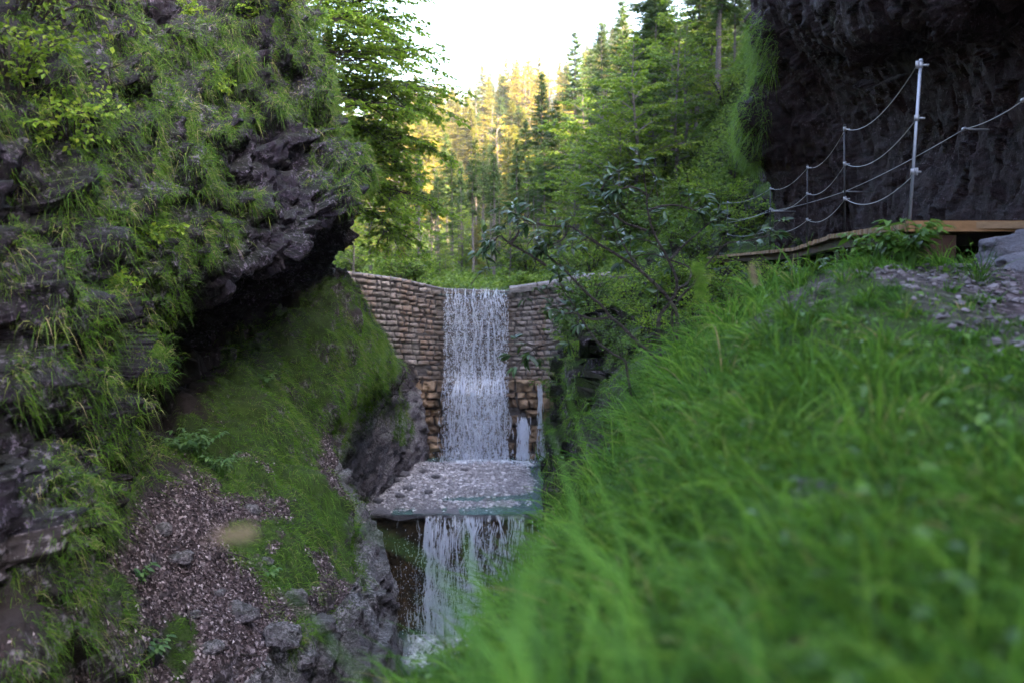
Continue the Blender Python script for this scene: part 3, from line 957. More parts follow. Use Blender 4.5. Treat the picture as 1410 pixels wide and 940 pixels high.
def white_mat(name, alpha):
    k = NT(name)
    n = k.noise(k.pos((1, 1, .35)), 22, 4, .7)
    c = k.mix(n, (.52, .57, .72), (.86, .88, .95))
    b = k.bsdf(c, .35, spec=.4, alpha=alpha)
    tr = k.n('ShaderNodeBsdfTranslucent')
    tr.inputs[0].default_value = (.8, .85, .95, 1)
    tp = k.n('ShaderNodeBsdfTransparent')
    m1 = k.n('ShaderNodeMixShader'); m1.inputs[0].default_value = .3
    k.l(b, m1.inputs[1]); k.l(tr.outputs[0], m1.inputs[2])
    return k.done(m1.outputs[0])


def sheet_mat(name, lo, hi, sx=9, sz=.8, top=.85):
    """thin falling sheet: clear with white threads running down it"""
    k = NT(name)
    p = k.pos((sx, sx * .6, sz))
    n = k.noise(p, 1.0, 6, .72, .25)
    p2 = k.pos((sx * 2.6, sx, sz * 3.2))
    n2 = k.noise(p2, 1.0, 5, .75, .3)
    a = k.math('MULTIPLY', k.ramp(n, [(lo, 0.0), (hi, 1.0)]), k.ramp(n2, [(.32, .25), (.6, 1.0)]))
    a = k.math('MULTIPLY', k.math('MULTIPLY', a, top), k.attr())
    c = k.mix(n2, (.45, .50, .62), (.9, .92, .96))
    return k.done(k.bsdf(c, .3, k.bump(n2, .7, .05), spec=.5, alpha=a))


M['pool'] = water_mat('plunge pool', (.06, .13, .12))
M['brook'] = water_mat('brook', (.05, .085, .085), bscale=7, bstr=.6)
M['white'] = white_mat('white water', .55)
M['sheet'] = sheet_mat('falling sheet', .47, .76, 5, .7, .5)
M['mist'] = sheet_mat('splashing sheet', .42, .82, 2.0, .9, .5)
M['foam'] = sheet_mat('foam', .34, .55, 4, 4, .95)

sx_, sy_ = np.meshgrid(np.linspace(-2.9, 1.9, 80), np.linspace(23.3, 30.0, 100), indexing='ij')
wz = -6.265 + .012 * fbm(np.stack([sx_, sy_, sx_ * 0], -1) * 2.2, 3, 261)
tag(grid_obj('water', np.stack([sx_, sy_, wz], -1), M['pool']), 'shallow green water around the gravel bar', kind='structure')
sx_, sy_ = np.meshgrid(np.linspace(-4.5, 1.5, 90), np.linspace(3, 23.6, 150), indexing='ij')
q = np.stack([sx_, sy_, sx_ * 0], -1)
wz = -9.05 - .04 * (23 - sy_) + .05 * fbm(q * 1.8, 3, 265)
tag(grid_obj('water', np.stack([sx_, sy_, wz], -1), M['brook']), 'churned pool under the lower fall', kind='structure')
sx_, sy_ = np.meshgrid(np.linspace(-2.35, .15, 60), np.linspace(30.0, 31.4, 30), indexing='ij')
q = np.stack([sx_, sy_, sx_ * 0], -1)
tag(grid_obj('water', np.stack([sx_, sy_, -1.235 + .02 * fbm(q, 2, 268) - .08 * sstep(30.2, 30.0, sy_)], -1), M['brook']), 'stream arriving behind the stone weir', kind='structure')


def streaks(mb, n, x, y, z0, z1, lmin, lmax, wmin, wmax, wander=.03, fan=0.0):
    """falling threads: x(n), y function of x and z, start and end heights, all bright ribbons"""
    L = rng.uniform(lmin, lmax, n) * rng.uniform(.4, 1, n)
    zs = z0 - (z0 - z1) * rng.random(n)
    zs = np.maximum(zs, z1 + .05)
    L = np.minimum(L, zs - z1)
    S = 6
    t = np.linspace(0, 1, S)
    Z = zs[:, None] - L[:, None] * t[None]
    X = x[:, None] + wander * fbm(np.stack([x[:, None] * 9 + 0 * Z, Z * 1.6, 0 * Z], -1), 2, 271)
    X = X + fan * (X + 1.05) * sstep(-3.4, -5.6, Z)
    Yv = y(X, Z) - rng.random(n)[:, None] * .12
    w = (rng.uniform(wmin, wmax, n)[:, None] * np.sin(np.pi * np.clip(t * .94 + .03, 0, 1))[None] ** .7)
    a = rng.normal(0, .5, n)[:, None]
    A = np.stack([X - w * np.cos(a), Yv - w * np.sin(a), Z], -1)
    B = np.stack([X + w * np.cos(a), Yv + w * np.sin(a), Z], -1)
    V = np.stack([A, B], 2).reshape(n, S * 2, 3)
    qd = np.array([[2 * i, 2 * i + 1, 2 * i + 3, 2 * i + 2] for i in range(S - 1)])
    Q = (qd[None] + (np.arange(n) * S * 2)[:, None, None]).reshape(-1, 4)
    mb.add(V.reshape(-1, 3), Q, rnd=np.repeat(rng.random(n), S * 2))


def drops(mb, C, S):
    N = len(C)
    oc = np.array([(1, 0, 0), (0, 1, 0), (-1, 0, 0), (0, -1, 0), (0, 0, 1.6), (0, 0, -1.6)], float)
    F = np.array([(0, 1, 4), (1, 2, 4), (2, 3, 4), (3, 0, 4), (1, 0, 5), (2, 1, 5), (3, 2, 5), (0, 3, 5)])
    V = oc[None] * S[:, None, None] + C[:, None]
    mb.add(V.reshape(-1, 3), None, (F[None] + (np.arange(N) * 6)[:, None, None]).reshape(-1, 3), np.repeat(rng.random(N), 6))


def fally(x, z):               # front of the tall fall: hugs the upper wall, leaps off the footing
    s = sstep(-3.4, -4.3, z)
    return wy(x) - .22 - .04 * np.sqrt(np.maximum(0, -1.1 - z)) - .42 * s - .10 * s * np.sqrt(np.maximum(0, -4 - z))


fall = tag(empty('waterfall', (-1.1, 29.6, -6.27)), 'tall white waterfall pouring over the middle of the stone weir', 'waterfall')
F0 = -fall.location
mb = MB()
xs, zs = np.meshgrid(np.linspace(-2.05, -.18, 50), np.linspace(-1.12, -6.25, 80), indexing='ij')
spread = sstep(-3.2, -6, zs)
X = -1.1 + (xs + 1.1) * (1 - .04 * spread) + .12 * spread
for dy in (0, .1):
    ef = sstep(-2.06, -1.9, xs) * sstep(-.17, -.32, xs)
    mb.add(np.stack([X, fally(X, zs) + dy + .03 * fbm(np.stack([X * 4, zs, zs * 0], -1), 3, 281), zs], -1).reshape(-1, 3), grid_quads(50, 80), rnd=(.25 + .75 * ef).ravel())
o = mb.build('falling_sheet', M['sheet'], fall); o.location = F0
mb = MB()
n = 2700
cl = np.array([-1.98, -1.74, -1.62, -1.42, -1.36, -1.14, -1.08, -.92, -.74, -.68, -.5, -.38, -.24])
xx = np.where(rng.random(n) < .8, rng.choice(cl, n, p=np.array([.4, .5, .8, 1.2, .7, 1.2, .6, .9, 1.1, .5, 1.0, .6, .5]) / 10.0) + rng.normal(0, .035, n), rng.uniform(-2.02, -.18, n))
streaks(mb, n, xx.clip(-2.05, -.16), fally, -1.1, -6.25, .03, .38, .003, .012, .12, .10)
n = 380
xx = rng.choice([-1.45, -1.3, -1.15, -.72, -.55, -.35, -1.7], n) + rng.normal(0, .11, n)
streaks(mb, n, xx.clip(-1.95, -.1), fally, -3.7, -6.25, .1, .5, .006, .024, .1, .2)
o = mb.build('water_threads', M['white'], fall); o.location = F0
mb = MB()
xs, zs = np.meshgrid(np.linspace(-1.85, -.1, 40), np.linspace(-3.75, -6.28, 50), indexing='ij')
for dy in (-.1, -.24):
    mb.add(np.stack([xs, fally(xs, zs) + dy + .06 * fbm(np.stack([xs * 3, zs * 2, zs * 0 + dy * 30], -1), 3, 283), zs], -1).reshape(-1, 3), grid_quads(40, 50),
           rnd=(sstep(-3.75, -4.5, zs + .5 * fbm(np.stack([xs * 2.5, xs * 0, xs * 0], -1), 2, 284)) * sstep(-1.87, -1.55, xs) * sstep(-.08, -.4, xs)).ravel())
o = mb.build('splashing_sheet', M['mist'], fall); o.location = F0
mb = MB()
n = 9000
xx = rng.uniform(-2.05, -.1, n)
zz = -1.3 - 4.9 * rng.random(n) ** .8
drops(mb, np.stack([xx, fally(xx, zz) - .05 - .3 * rng.random(n) * sstep(-2, -5, zz), zz], -1), rng.uniform(.004, .015, n))
n = 1400
xx = rng.normal(-.9, .75, n)
drops(mb, np.stack([xx, 29.0 - .7 * rng.random(n), -6.22 + .45 * rng.random(n) ** 2.5], -1), rng.uniform(.004, .014, n))
o = mb.build('spray', M['white'], fall, smooth=False); o.location = F0
mb = MB()
xs, ys = np.meshgrid(np.linspace(-2.1, .9, 60), np.linspace(28.35, 29.35, 30), indexing='ij')
hz = .10 * np.exp(-((ys - 29.0) / .28) ** 2) * np.exp(-((xs + .8) / 1.0) ** 4)
mb.add(np.stack([xs, ys, -6.24 + hz + .03 * fbm(np.stack([xs * 5, ys * 5, xs * 0], -1), 3, 287)], -1).reshape(-1, 3), grid_quads(60, 30), rnd=(sstep(28.35, 28.75, ys) * sstep(-2.1, -1.8, xs) * sstep(.9, .5, xs)).ravel())
o = mb.build('foam', M['foam'], fall); o.location = F0

# side jet out of the niche in the footing
jet = tag(empty('water_jet', (.35, 29.55, -6.27)), 'short white jet spilling from the niche right of the tall waterfall', 'water jet')
mb = MB()
n = 420
jy = lambda x, z: 29.72 - .18 * np.sqrt(np.maximum(0, -4.95 - z))
streaks(mb, n, (.33 + rng.normal(0, .09, n)).clip(.14, .54), jy, -4.95, -6.25, .12, .5, .005, .02)
o = mb.build('water_threads', M['white'], jet); o.location = -jet.location
mb = MB()
xs, zs = np.meshgrid(np.linspace(.14, .54, 14), np.linspace(-4.95, -6.25, 30), indexing='ij')
mb.add(np.stack([xs, jy(xs, zs) + .03, zs], -1).reshape(-1, 3), grid_quads(14, 30), rnd=.8)
o = mb.build('falling_sheet', M['sheet'], jet); o.location = -jet.location

trick = tag(empty('water_trickle', (.85, 29.6, -6.27)), 'thin trickle down the weir beside the mossy right bank', 'trickle')
mb = MB()
n = 170
streaks(mb, n, .84 + rng.normal(0, .03, n), lambda x, z: 29.52 + 0 * x, -3.9, -5.3, .15, .5, .004, .012)
streaks(mb, 200, .9 + rng.normal(0, .08, 200), lambda x, z: 29.45 + 0 * x, -5.2, -6.25, .15, .4, .004, .013)
o = mb.build('water_threads', M['white'], trick); o.location = -trick.location

# ------------------------------------------------------------------ the lower step
M['sill'] = rock_mat('wet sill', (.014, .011, .006), (.075, .05, .024), (.20, .115, .045), .55, .8, moss=0, wet=.25, tilt=1.5)
low = tag(empty('lower_weir', (-1.2, 23.6, -9.2)), 'low dark wet weir with a straight lip between gravel bar and pool', 'weir')
mb = MB()
xs, zs = np.meshgrid(np.linspace(-5.0, 2.2, 150), np.linspace(-6.33, -9.6, 90), indexing='ij')
rk = sstep(-2.5, -1.3, xs)
P = np.stack([xs, zs, zs * 0], -1)
dep = (-6.33 - zs)
Yl = 23.42 - rk * (.10 * dep + .30 * np.maximum(0, ridged(P * np.array([1.1, .8, 1]), 4, 291)) * np.minimum(1, dep * 1.6)) + (1 - rk) * (.22 * sstep(0.05, .2, dep) - .04 * fbm(P * np.array([7, .8, 1]), 4, 293)) - .08 * fbm(P * 3, 4, 295)
Yl = Yl - .9 * sstep(1.7, 2.9, dep) * (1 - rk) * np.maximum(0, .5 + fbm(P * .9, 3, 297))
mb.add(np.stack([xs, Yl, zs], -1).reshape(-1, 3), grid_quads(150, 90, True))
o = mb.build('wet_face', M['sill'], low); o.location = -low.location
mb = MB()
xs = np.linspace(-5, 2.2, 70)
rr = []
for yo, zo in ((.02, -.14), (-.05, -.12), (-.06, -.03), (-.02, .0), (.5, -.01)):
    rr.append(np.stack([xs, 23.4 + yo + .07 * fbm(np.stack([xs * 2.6, xs * 0 + yo, xs * 0], -1), 3, 301), -6.26 + zo + .06 * fbm(np.stack([xs * 2.2, xs * 0 + zo, xs * 0], -1), 3, 303)], -1))
mb.add(np.array(rr).reshape(-1, 3), grid_quads(5, 70))
o = mb.build('lip', M['stone'], low); o.location = -low.location


def lowy(x, z):
    dep = np.maximum(0, -6.3 - z)
    return 23.22 - .16 * dep - .16 * np.sqrt(dep)


lf = tag(empty('waterfall', (-.6, 23.2, -9.05)), 'lower broken cascade of white strands falling from the gravel bar', 'waterfall')
L0 = -lf.location
mb = MB()
for cx0, sd, n_, wm in ((-1.92, .07, 620, .020), (-1.70, .15, 620, .017), (-1.25, .3, 600, .010), (-.92, .10, 900, .021), (-.3, .28, 520, .014), (.3, .3, 420, .014), (.75, .15, 200, .012), (-2.3, .03, 50, .006), (-3.05, .02, 16, .003), (-2.7, .02, 12, .003)):
    xx = cx0 + rng.normal(0, sd, n_)
    streaks(mb, n_, xx, lowy if cx0 > -2.2 else (lambda x, z: 23.28 + 0 * x), -6.27, -9.1, .06, .5, .003, wm, .14)
n = 500
streaks(mb, n, rng.normal(-1.45, .4, n), lowy, -8.2, -9.15, .1, .5, .006, .026, .1)
o = mb.build('water_threads', M['white'], lf); o.location = L0
mb = MB()
xs, zs = np.meshgrid(np.linspace(-2.05, 1.1, 60), np.linspace(-6.27, -9.1, 60), indexing='ij')
mb.add(np.stack([xs, lowy(xs, zs) + .05 + .05 * fbm(np.stack([xs * 3, zs, zs * 0], -1), 3, 311), zs], -1).reshape(-1, 3), grid_quads(60, 60), rnd=1.0)
M['sheet_low'] = sheet_mat('lower sheet', .5, .68, 5, 1.3, .8)
o = mb.build('falling_sheet', M['sheet_low'], lf); o.location = L0
mb = MB()
n = 5200
xx = rng.normal(-1.2, .75, n)
zz = -6.4 - 2.6 * rng.random(n) ** .6
drops(mb, np.stack([xx, lowy(xx, zz) - .06 - .25 * rng.random(n), zz], -1), rng.uniform(.004, .013, n))
o = mb.build('spray', M['white'], lf, smooth=False); o.location = L0
mb = MB()
xs, ys = np.meshgrid(np.linspace(-2.6, .6, 60), np.linspace(20.6, 22.8, 40), indexing='ij')
q = np.stack([xs, ys, xs * 0], -1)
mb.add(np.stack([xs, ys, -9.06 + .16 * np.exp(-((ys - 22.2) / .5) ** 2) + .10 * fbm(q * 3, 4, 313)], -1).reshape(-1, 3), grid_quads(60, 40), rnd=(sstep(20.6, 21.4, ys) * sstep(-2.6, -2.1, xs) * sstep(.6, .1, xs)).ravel())
o = mb.build('foam', M['foam'], lf); o.location = L0
# ------------------------------------------------------------------ boardwalk and its cable railing
def wood_mat(name, a, b):
    k = NT(name)
    p = k.pos((3, 9, 9))
    n = k.noise(p, 3, 6, .65, .8)
    c = k.mix(k.ramp(n, [(.3, 0.0), (.7, 1.0)]), a, b)
    c = k.mix(k.math('MULTIPLY', k.attr(), .55), c, tuple(x * .55 for x in a))
    return k.done(k.bsdf(c, .75, k.bump(n, .4, .01), spec=.25))


def metal_mat(name, c, rough=.4, metal=.85):
    k = NT(name)
    n = k.noise(k.pos(), 40, 4)
    return k.done(k.bsdf(k.mix(n, tuple(x * .7 for x in c), c), rough, metal=metal, spec=.5))


M['plank'] = wood_mat('deck plank', (.20, .125, .075), (.36, .24, .14))
M['beam'] = wood_mat('deck beam', (.18, .095, .045), (.30, .165, .08))
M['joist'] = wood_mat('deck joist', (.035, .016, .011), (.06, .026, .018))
M['steel'] = metal_mat('galvanised steel', (.34, .37, .46), .5, .5)
M['dark_steel'] = metal_mat('weathered steel', (.06, .06, .07), .55, .7)
M['cable'] = metal_mat('steel cable', (.34, .35, .40), .45, .5)

EDGE = np.array([(2.92, 7.35, .21), (3.97, 12.5, .20), (4.37, 15.5, .045), (4.95, 25, -.146), (5.05, 27, -.18)])


def edge(Y):
    return np.array([np.interp(Y, EDGE[:, 1], EDGE[:, 0]), Y, np.interp(Y, EDGE[:, 1], EDGE[:, 2])])


deck = tag(empty('boardwalk', tuple(edge(7.35))), 'timber boardwalk running along the foot of the dark undercut cliff', 'boardwalk')
D0 = -deck.location
mb = MB()
Y = 7.48
while Y < 26.8:
    a = edge(Y)
    t = edge(Y + .05) - edge(Y - .05)
    t /= np.linalg.norm(t)
    s = np.cross(t, [0, 0, 1.0])
    s /= np.linalg.norm(s)
    nn = np.cross(s, t)
    wid = 1.25
    R = np.stack([s, t, nn], 1)
    mb.box(a + s * (wid / 2 + rng.uniform(-.02, .02)) - nn * .025, (wid, .125, .05), R, rng.random())
    Y += .145
o = mb.build('deck', M['plank'], deck, smooth=False); o.location = D0
mb = MB()
mb.box((3.68, 7.36, .178), (1.56, .07, .078), rnd=.1)
o = mb.build('end_beam', M['beam'], deck, smooth=False); o.location = D0
for off in (.12, .95):
    mb = MB()
    pts = [edge(y) + np.array([off, 0, -.11]) for y in (7.4, 10, 12.6, 16, 20, 26.6)]
    for p0, p1 in zip(pts[:-1], pts[1:]):
        d = p1 - p0
        L = np.linalg.norm(d)
        t = d / L
        s = np.cross(t, [0, 0, 1.0]); s /= np.linalg.norm(s)
        mb.box((p0 + p1) / 2, (.09, L, .11), np.stack([s, t, np.cross(s, t)], 1), .5)
    o = mb.build('stringer', M['joist'], deck, smooth=False); o.location = D0
mb = MB()
mb.box((3.16, 7.44, .03), (.24, .1, .17), rnd=.1)
o = mb.build('support_block', M['joist'], deck, smooth=False); o.location = D0
for y in (9.5, 12.5, 16, 20, 24):
    e = edge(y)
    for off in (.15, 1.0):
        mb = MB()
        zg = float(zright(e[0] + off, y)) - .15
        mb.box((e[0] + off, y, (zg + e[2] - .17) / 2), (.1, .1, max(.1, e[2] - .17 - zg)))
        o = mb.build('support_post', M['joist'], deck, smooth=False); o.location = D0

rail = tag(empty('cable_railing', tuple(edge(7.5))), 'steel post and cable railing along the outer edge of the boardwalk', 'railing')
R0 = -rail.location
POSTS = [(1252, 303, 1268, 85, 7.5), (1163, 318, 1163, 174, 11.6), (1111, 335, 1112, 229, 15.6), (1060, 338, 1061, 258, 19.7), (1002, 345, 1002, 277, 24.4)]
HOOK = [[(1263, 90), (1263, 163), (1262, 237)], [(1164, 178), (1164, 226), (1164, 274)], [(1112, 231), (1112, 267), (1112, 303)], [(1061, 260), (1061, 288), (1061, 316)], [(1002, 279), (1002, 301), (1002, 323)]]
for i, (x0, y0, x1, y1, Y) in enumerate(POSTS):
    a, b = at(x0, y0 + (6 if i == 0 else 0), Y), at(x1, y1, Y)
    mb = MB()
    mb.tube([a, b], .0115 if i == 0 else .011, 10)
    mb.tube([b, b + np.array([0, 0, .018])], [.017, .012], 10)
    po = mb.build('post', M['steel'] if i == 0 else M['dark_steel'], rail); po.location = R0
    if i == 0: po['label'] = 'bright galvanised end post'
    for (hx, hy) in HOOK[i]:
        h = at(hx, hy, Y)
        f = (h[2] - a[2]) / (b[2] - a[2])
        c = a + (b - a) * f
        mb = MB()
        mb.tube([c + np.array([0, 0, -.022]), c + np.array([0, 0, .022])], .017, 10)
        mb.tube([c + np.array([.0, 0, 0]), h + np.array([-.01, 0, 0])], .010, 6)
        mb.tube([h + np.array([0, 0, -.025]), h + np.array([0, 0, .03])], .012, 6)
        mb.box(c + np.array([.04, 0, 0]), (.04, .014, .014))
        ho = mb.build('clamp', M['cable'], po)
for r in range(3):
    mb = MB()
    for i in range(len(POSTS) - 1):
        a, b = at(*HOOK[i][r], POSTS[i][4]), at(*HOOK[i + 1][r], POSTS[i + 1][4])
        t = np.linspace(0, 1, 18)[:, None]
        p = a + (b - a) * t
        p[:, 2] -= (.16, .15, .14)[r] * 4 * (t[:, 0] * (1 - t[:, 0])) * (1, .9, .8, .6)[i]
        mb.tube(p, .0036, 6)
    o = mb.build('cable', M['cable'], rail); o.location = R0

wr = tag(empty('wall_rope', (4.7, 10, 1.0)), 'steel hand cable pinned along the dark cliff behind the railing', 'hand cable')
pts = [np.array((4.6, 5.4, 1.62)), at(1410, 138, 8.6), at(1328, 178, 10.2), at(1163, 264, 16), at(1061, 291, 21), at(1000, 307, 25)]
mb = MB()
for a, b in zip(pts[:-1], pts[1:]):
    t = np.linspace(0, 1, 14)[:, None]
    p = a + (b - a) * t
    p[:, 2] -= .035 * 4 * (t[:, 0] * (1 - t[:, 0]))
    mb.tube(p, .004, 6)
o = mb.build('rope', M['cable'], wr); o.location = -wr.location
for p in pts[1:5]:
    mb = MB()
    mb.tube([p + np.array([.55, .1, .0]), p], .011, 6)
    mb.tube([p + np.array([0, -.03, 0]), p + np.array([0, .03, 0])], .02, 8)
    o = mb.build('wall_anchor', M['cable'], wr); o.location = -wr.location


# ------------------------------------------------------------------ boulders at the end of the boardwalk
def boulder(name, c, size, seed, mat, label, flatten=0.0, rz=0.0):
    a_, b_ = 60, 40
    th = np.linspace(0, np.pi, b_)
    ph = np.linspace(0, 2 * np.pi, a_)
    TH, PH = np.meshgrid(th, ph, indexing='ij')
    D = np.stack([np.sin(TH) * np.cos(PH), np.sin(TH) * np.sin(PH), np.cos(TH)], -1)
    D = np.sign(D) * np.abs(D) ** .8
    P = D * (1 + .28 * fbm(D * .9 + seed * 7.1, 3, 331))[..., None] * np.asarray(size) / 2
    P += D * (.16 * facets(P / max(size) * 3.2 + seed, 333) * min(size))[..., None] + D * (.02 * fbm(P * 9 + seed, 3, 337))[..., None]
    mb = MB()
    mb.add(P.reshape(-1, 3), grid_quads(b_, a_))
    o = mb.build(name, mat)
    o.location = c
    o.rotation_euler = (0, 0, rz)
    return tag(o, label, 'boulder')


M['boulder'] = rock_mat('path boulder', (.13, .125, .155), (.27, .26, .31), (.44, .43, .5), .62, 1.6, wet=.6)
boulder('boulder', (3.8, 6.9, -.03), (1.2, .55, .30), 1, M['boulder'], 'flat grey boulder nearest the boardwalk end, above its paler neighbour')
boulder('boulder', (3.62, 6.25, -.13), (1.35, .6, .30), 2, M['boulder'], 'low pale boulder lying on the path edge in front of another boulder')
# small stones on the path
mb = MB()
n = 3000
gx, gy = rng.uniform(1.9, 4.6, n), rng.uniform(2.6, 7.0, n)
keep = ell(gx, gy, PATH + DIRT) > -.3
gx, gy = gx[keep], gy[keep]
stones(mb, np.stack([gx, gy, zright(gx, gy) + .012], -1), .012 + .045 * rng.random(len(gx)) ** 3)
M['path_pebble'] = pebble_mat('path pebbles', (.05, .043, .05), (.26, .23, .26))
tag(mb.build('gravel', M['path_pebble'], smooth=False), 'loose small stones strewn on the footpath', 'gravel', kind='stuff')
# ------------------------------------------------------------------ foliage materials
M['bark'] = rock_mat('grey bark', (.09, .078, .075), (.21, .185, .185), (.36, .33, .33), .6, 2.2, wet=.85)
M['bark_dark'] = rock_mat('dark bark', (.025, .02, .018), (.06, .048, .042), (.12, .11, .1), .66, 3, wet=.85)
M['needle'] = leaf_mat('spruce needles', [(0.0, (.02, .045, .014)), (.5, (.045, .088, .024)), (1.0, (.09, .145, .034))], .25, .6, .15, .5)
M['needle_pale'] = leaf_mat('sun-gold spruce needles', [(0.0, (.07, .085, .014)), (.5, (.15, .15, .022)), (1.0, (.28, .21, .035))], .3, .6, .15, .4)  # warm sunlight of the far slope put into the needle colour
M['beech'] = leaf_mat('beech leaves', [(0.0, (.06, .13, .012)), (.5, (.13, .24, .02)), (.9, (.20, .31, .035)), (1.0, (.26, .32, .05))], .6, .5, .25, .2)
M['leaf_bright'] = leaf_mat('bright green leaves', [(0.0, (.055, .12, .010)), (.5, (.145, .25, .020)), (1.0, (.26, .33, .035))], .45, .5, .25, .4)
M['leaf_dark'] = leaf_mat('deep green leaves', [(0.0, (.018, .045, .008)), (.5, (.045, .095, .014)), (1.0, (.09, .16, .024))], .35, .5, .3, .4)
M['leaf_under'] = leaf_mat('undergrowth leaves', [(0.0, (.025, .06, .009)), (.5, (.07, .135, .016)), (1.0, (.15, .22, .03))], .4, .5, .2, .3)
M['leaf_gold'] = leaf_mat('sun-gold leaves', [(0.0, (.14, .12, .015)), (.5, (.30, .22, .03)), (1.0, (.42, .28, .05))], .45, .55, .2, .3)  # leaf colour carries the gold of the sunlit far slope


def unit(v):
    v = np.asarray(v, float)
    return v / (np.linalg.norm(v, axis=-1, keepdims=True) + 1e-9)


def spruce_meshes(seed, h=16.0, R=2.2, bare=.3, mat='needle', thin=1.0, whorl=.36):
    r = np.random.default_rng(seed)
    tb, cb = MB(), MB()
    zt = np.linspace(-.8, h, 14)
    bend = np.cumsum(r.normal(0, .025, (14, 2)), 0)
    tp = np.stack([bend[:, 0], bend[:, 1], zt], 1)
    r0 = .011 * h
    tb.tube(tp, np.maximum(.012, r0 * (1 - zt.clip(0) / h) ** .8), 8)
    ax = lambda z: np.array([np.interp(z, zt, tp[:, 0]), np.interp(z, zt, tp[:, 1]), z])
    # dead stubs along the bare stem
    for z in np.arange(h * .06, h * bare + 1, .28):
        for _ in range(r.integers(1, 4)):
            a = r.uniform(0, 6.28)
            L = r.uniform(.3, R * .55)
            d = np.array([math.cos(a), math.sin(a), r.uniform(-.45, .1)])
            p = ax(z)
            tb.tube([p, p + d * L * .5, p + d * L + np.array([0, 0, -.12 * L])], [.018, .012, .004], 3, cap=False)
    B, D, Nn, Ls, Ws, Rn = [], [], [], [], [], []
    z = h * bare
    while z < h * .985:
        f = (z - h * bare) / (h * (1 - bare))
        nb = int(r.integers(5, 8))
        for b in range(nb):
            if r.random() > thin: continue
            a = r.uniform(0, 6.28)
            prof = min(1, .45 + f * 3) if bare > .2 else 1
            L = (R * (1 - f) ** .85 * prof + .22) * r.uniform(.62, 1.15)
            o = np.array([math.cos(a), math.sin(a), 0])
            s0 = np.array([-o[1], o[0], 0])
            up = .35 * f + r.normal(0, .08) - .05
            drp = .42 * (1 - f) + .12
            p0 = ax(z + r.uniform(-.15, .15))
            n = max(4, int(L / .10))
            t = np.linspace(.12, 1, n)
            c = p0 + o * (t * L)[:, None]
            c[:, 2] += up * t * L - drp * L * t ** 2 + .16 * L * t ** 4
            bt = np.linspace(0, 1, 5)
            q = p0 + o * (bt * L)[:, None]
            q[:, 2] += up * bt * L - drp * L * bt ** 2 + .16 * L * bt ** 4
            if L > .6: tb.tube(q, np.linspace(.022, .006, 5) * (.5 + L / R * .5), 3, cap=False)
            sh = r.uniform(.0, 1)
            for sd in (-1, 1):
                w_ = (.16 + .42 * L * (1 - t) * .8).clip(.12, .6) * r.uniform(.75, 1.2, n)
                d = o * .75 + s0 * sd * .8 + np.array([0, 0, -.28]) + r.normal(0, .16, (n, 3))
                B.append(c); D.append(d); Ls.append(w_); Ws.append(r.uniform(.07, .13, n)); Rn.append((.35 * sh + .65 * r.random(n)))
                Nn.append(np.array([0, 0, 1]) + r.normal(0, .3, (n, 3)))
            # hanging twigs under the branch and a ragged top edge
            k = max(2, n // 2)
            B.append(c[::2][:k]); D.append(np.array([0, 0, -1]) + o * .3 + r.normal(0, .25, (len(c[::2][:k]), 3)))
            m_ = len(c[::2][:k])
            Ls.append(r.uniform(.12, .34, m_)); Ws.append(r.uniform(.06, .1, m_)); Rn.append(r.random(m_) * .6)
            Nn.append(s0 * 0 + o + r.normal(0, .3, (m_, 3)))
        z += whorl * r.uniform(.7, 1.2) * (1 - .45 * f)
    k = 26
    tz = np.linspace(h * .93, h * 1.0, k)
    B.append(np.stack([ax(q_) for q_ in tz])); D.append(unit(r.normal(0, 1, (k, 3)) + np.array([0, 0, .6])))
    Ls.append(np.linspace(.4, .15, k)); Ws.append(np.full(k, .07)); Rn.append(r.random(k)); Nn.append(r.normal(0, 1, (k, 3)))
    diamond_mesh(cb, np.concatenate(B), np.concatenate(D), np.concatenate(Nn), np.concatenate(Ls), np.concatenate(Ws), np.concatenate(Rn))
    return tb.mesh('trunk', M['bark']), cb.mesh('crown', M[mat], smooth=False)


def twig_leaves(r, acc, p0, p1, n, L, flat=.7, spread=.5, droop=.25):
    """leaves set alternately along a twig, blades lying roughly level"""
    p0, p1 = np.asarray(p0), np.asarray(p1)
    t = r.uniform(.05, 1.05, n)
    ax = unit(p1 - p0)
    s = unit(np.cross(ax, [0, 0, 1.0]) + 1e-6)
    sd = np.where(r.random(n) < .5, -1, 1)
    b = p0 + (p1 - p0) * t[:, None]
    d = ax * r.uniform(.3, 1, n)[:, None] + s * (sd * r.uniform(.4, 1.1, n))[:, None] + np.array([0, 0, -droop]) + r.normal(0, .22, (n, 3))
    nn = np.array([0, 0, flat]) + r.normal(0, .33, (n, 3))
    acc[0].append(b + unit(d) * .01); acc[1].append(d); acc[2].append(nn)
    acc[3].append(L * r.uniform(.65, 1.25, n)); acc[4].append(r.random(n))


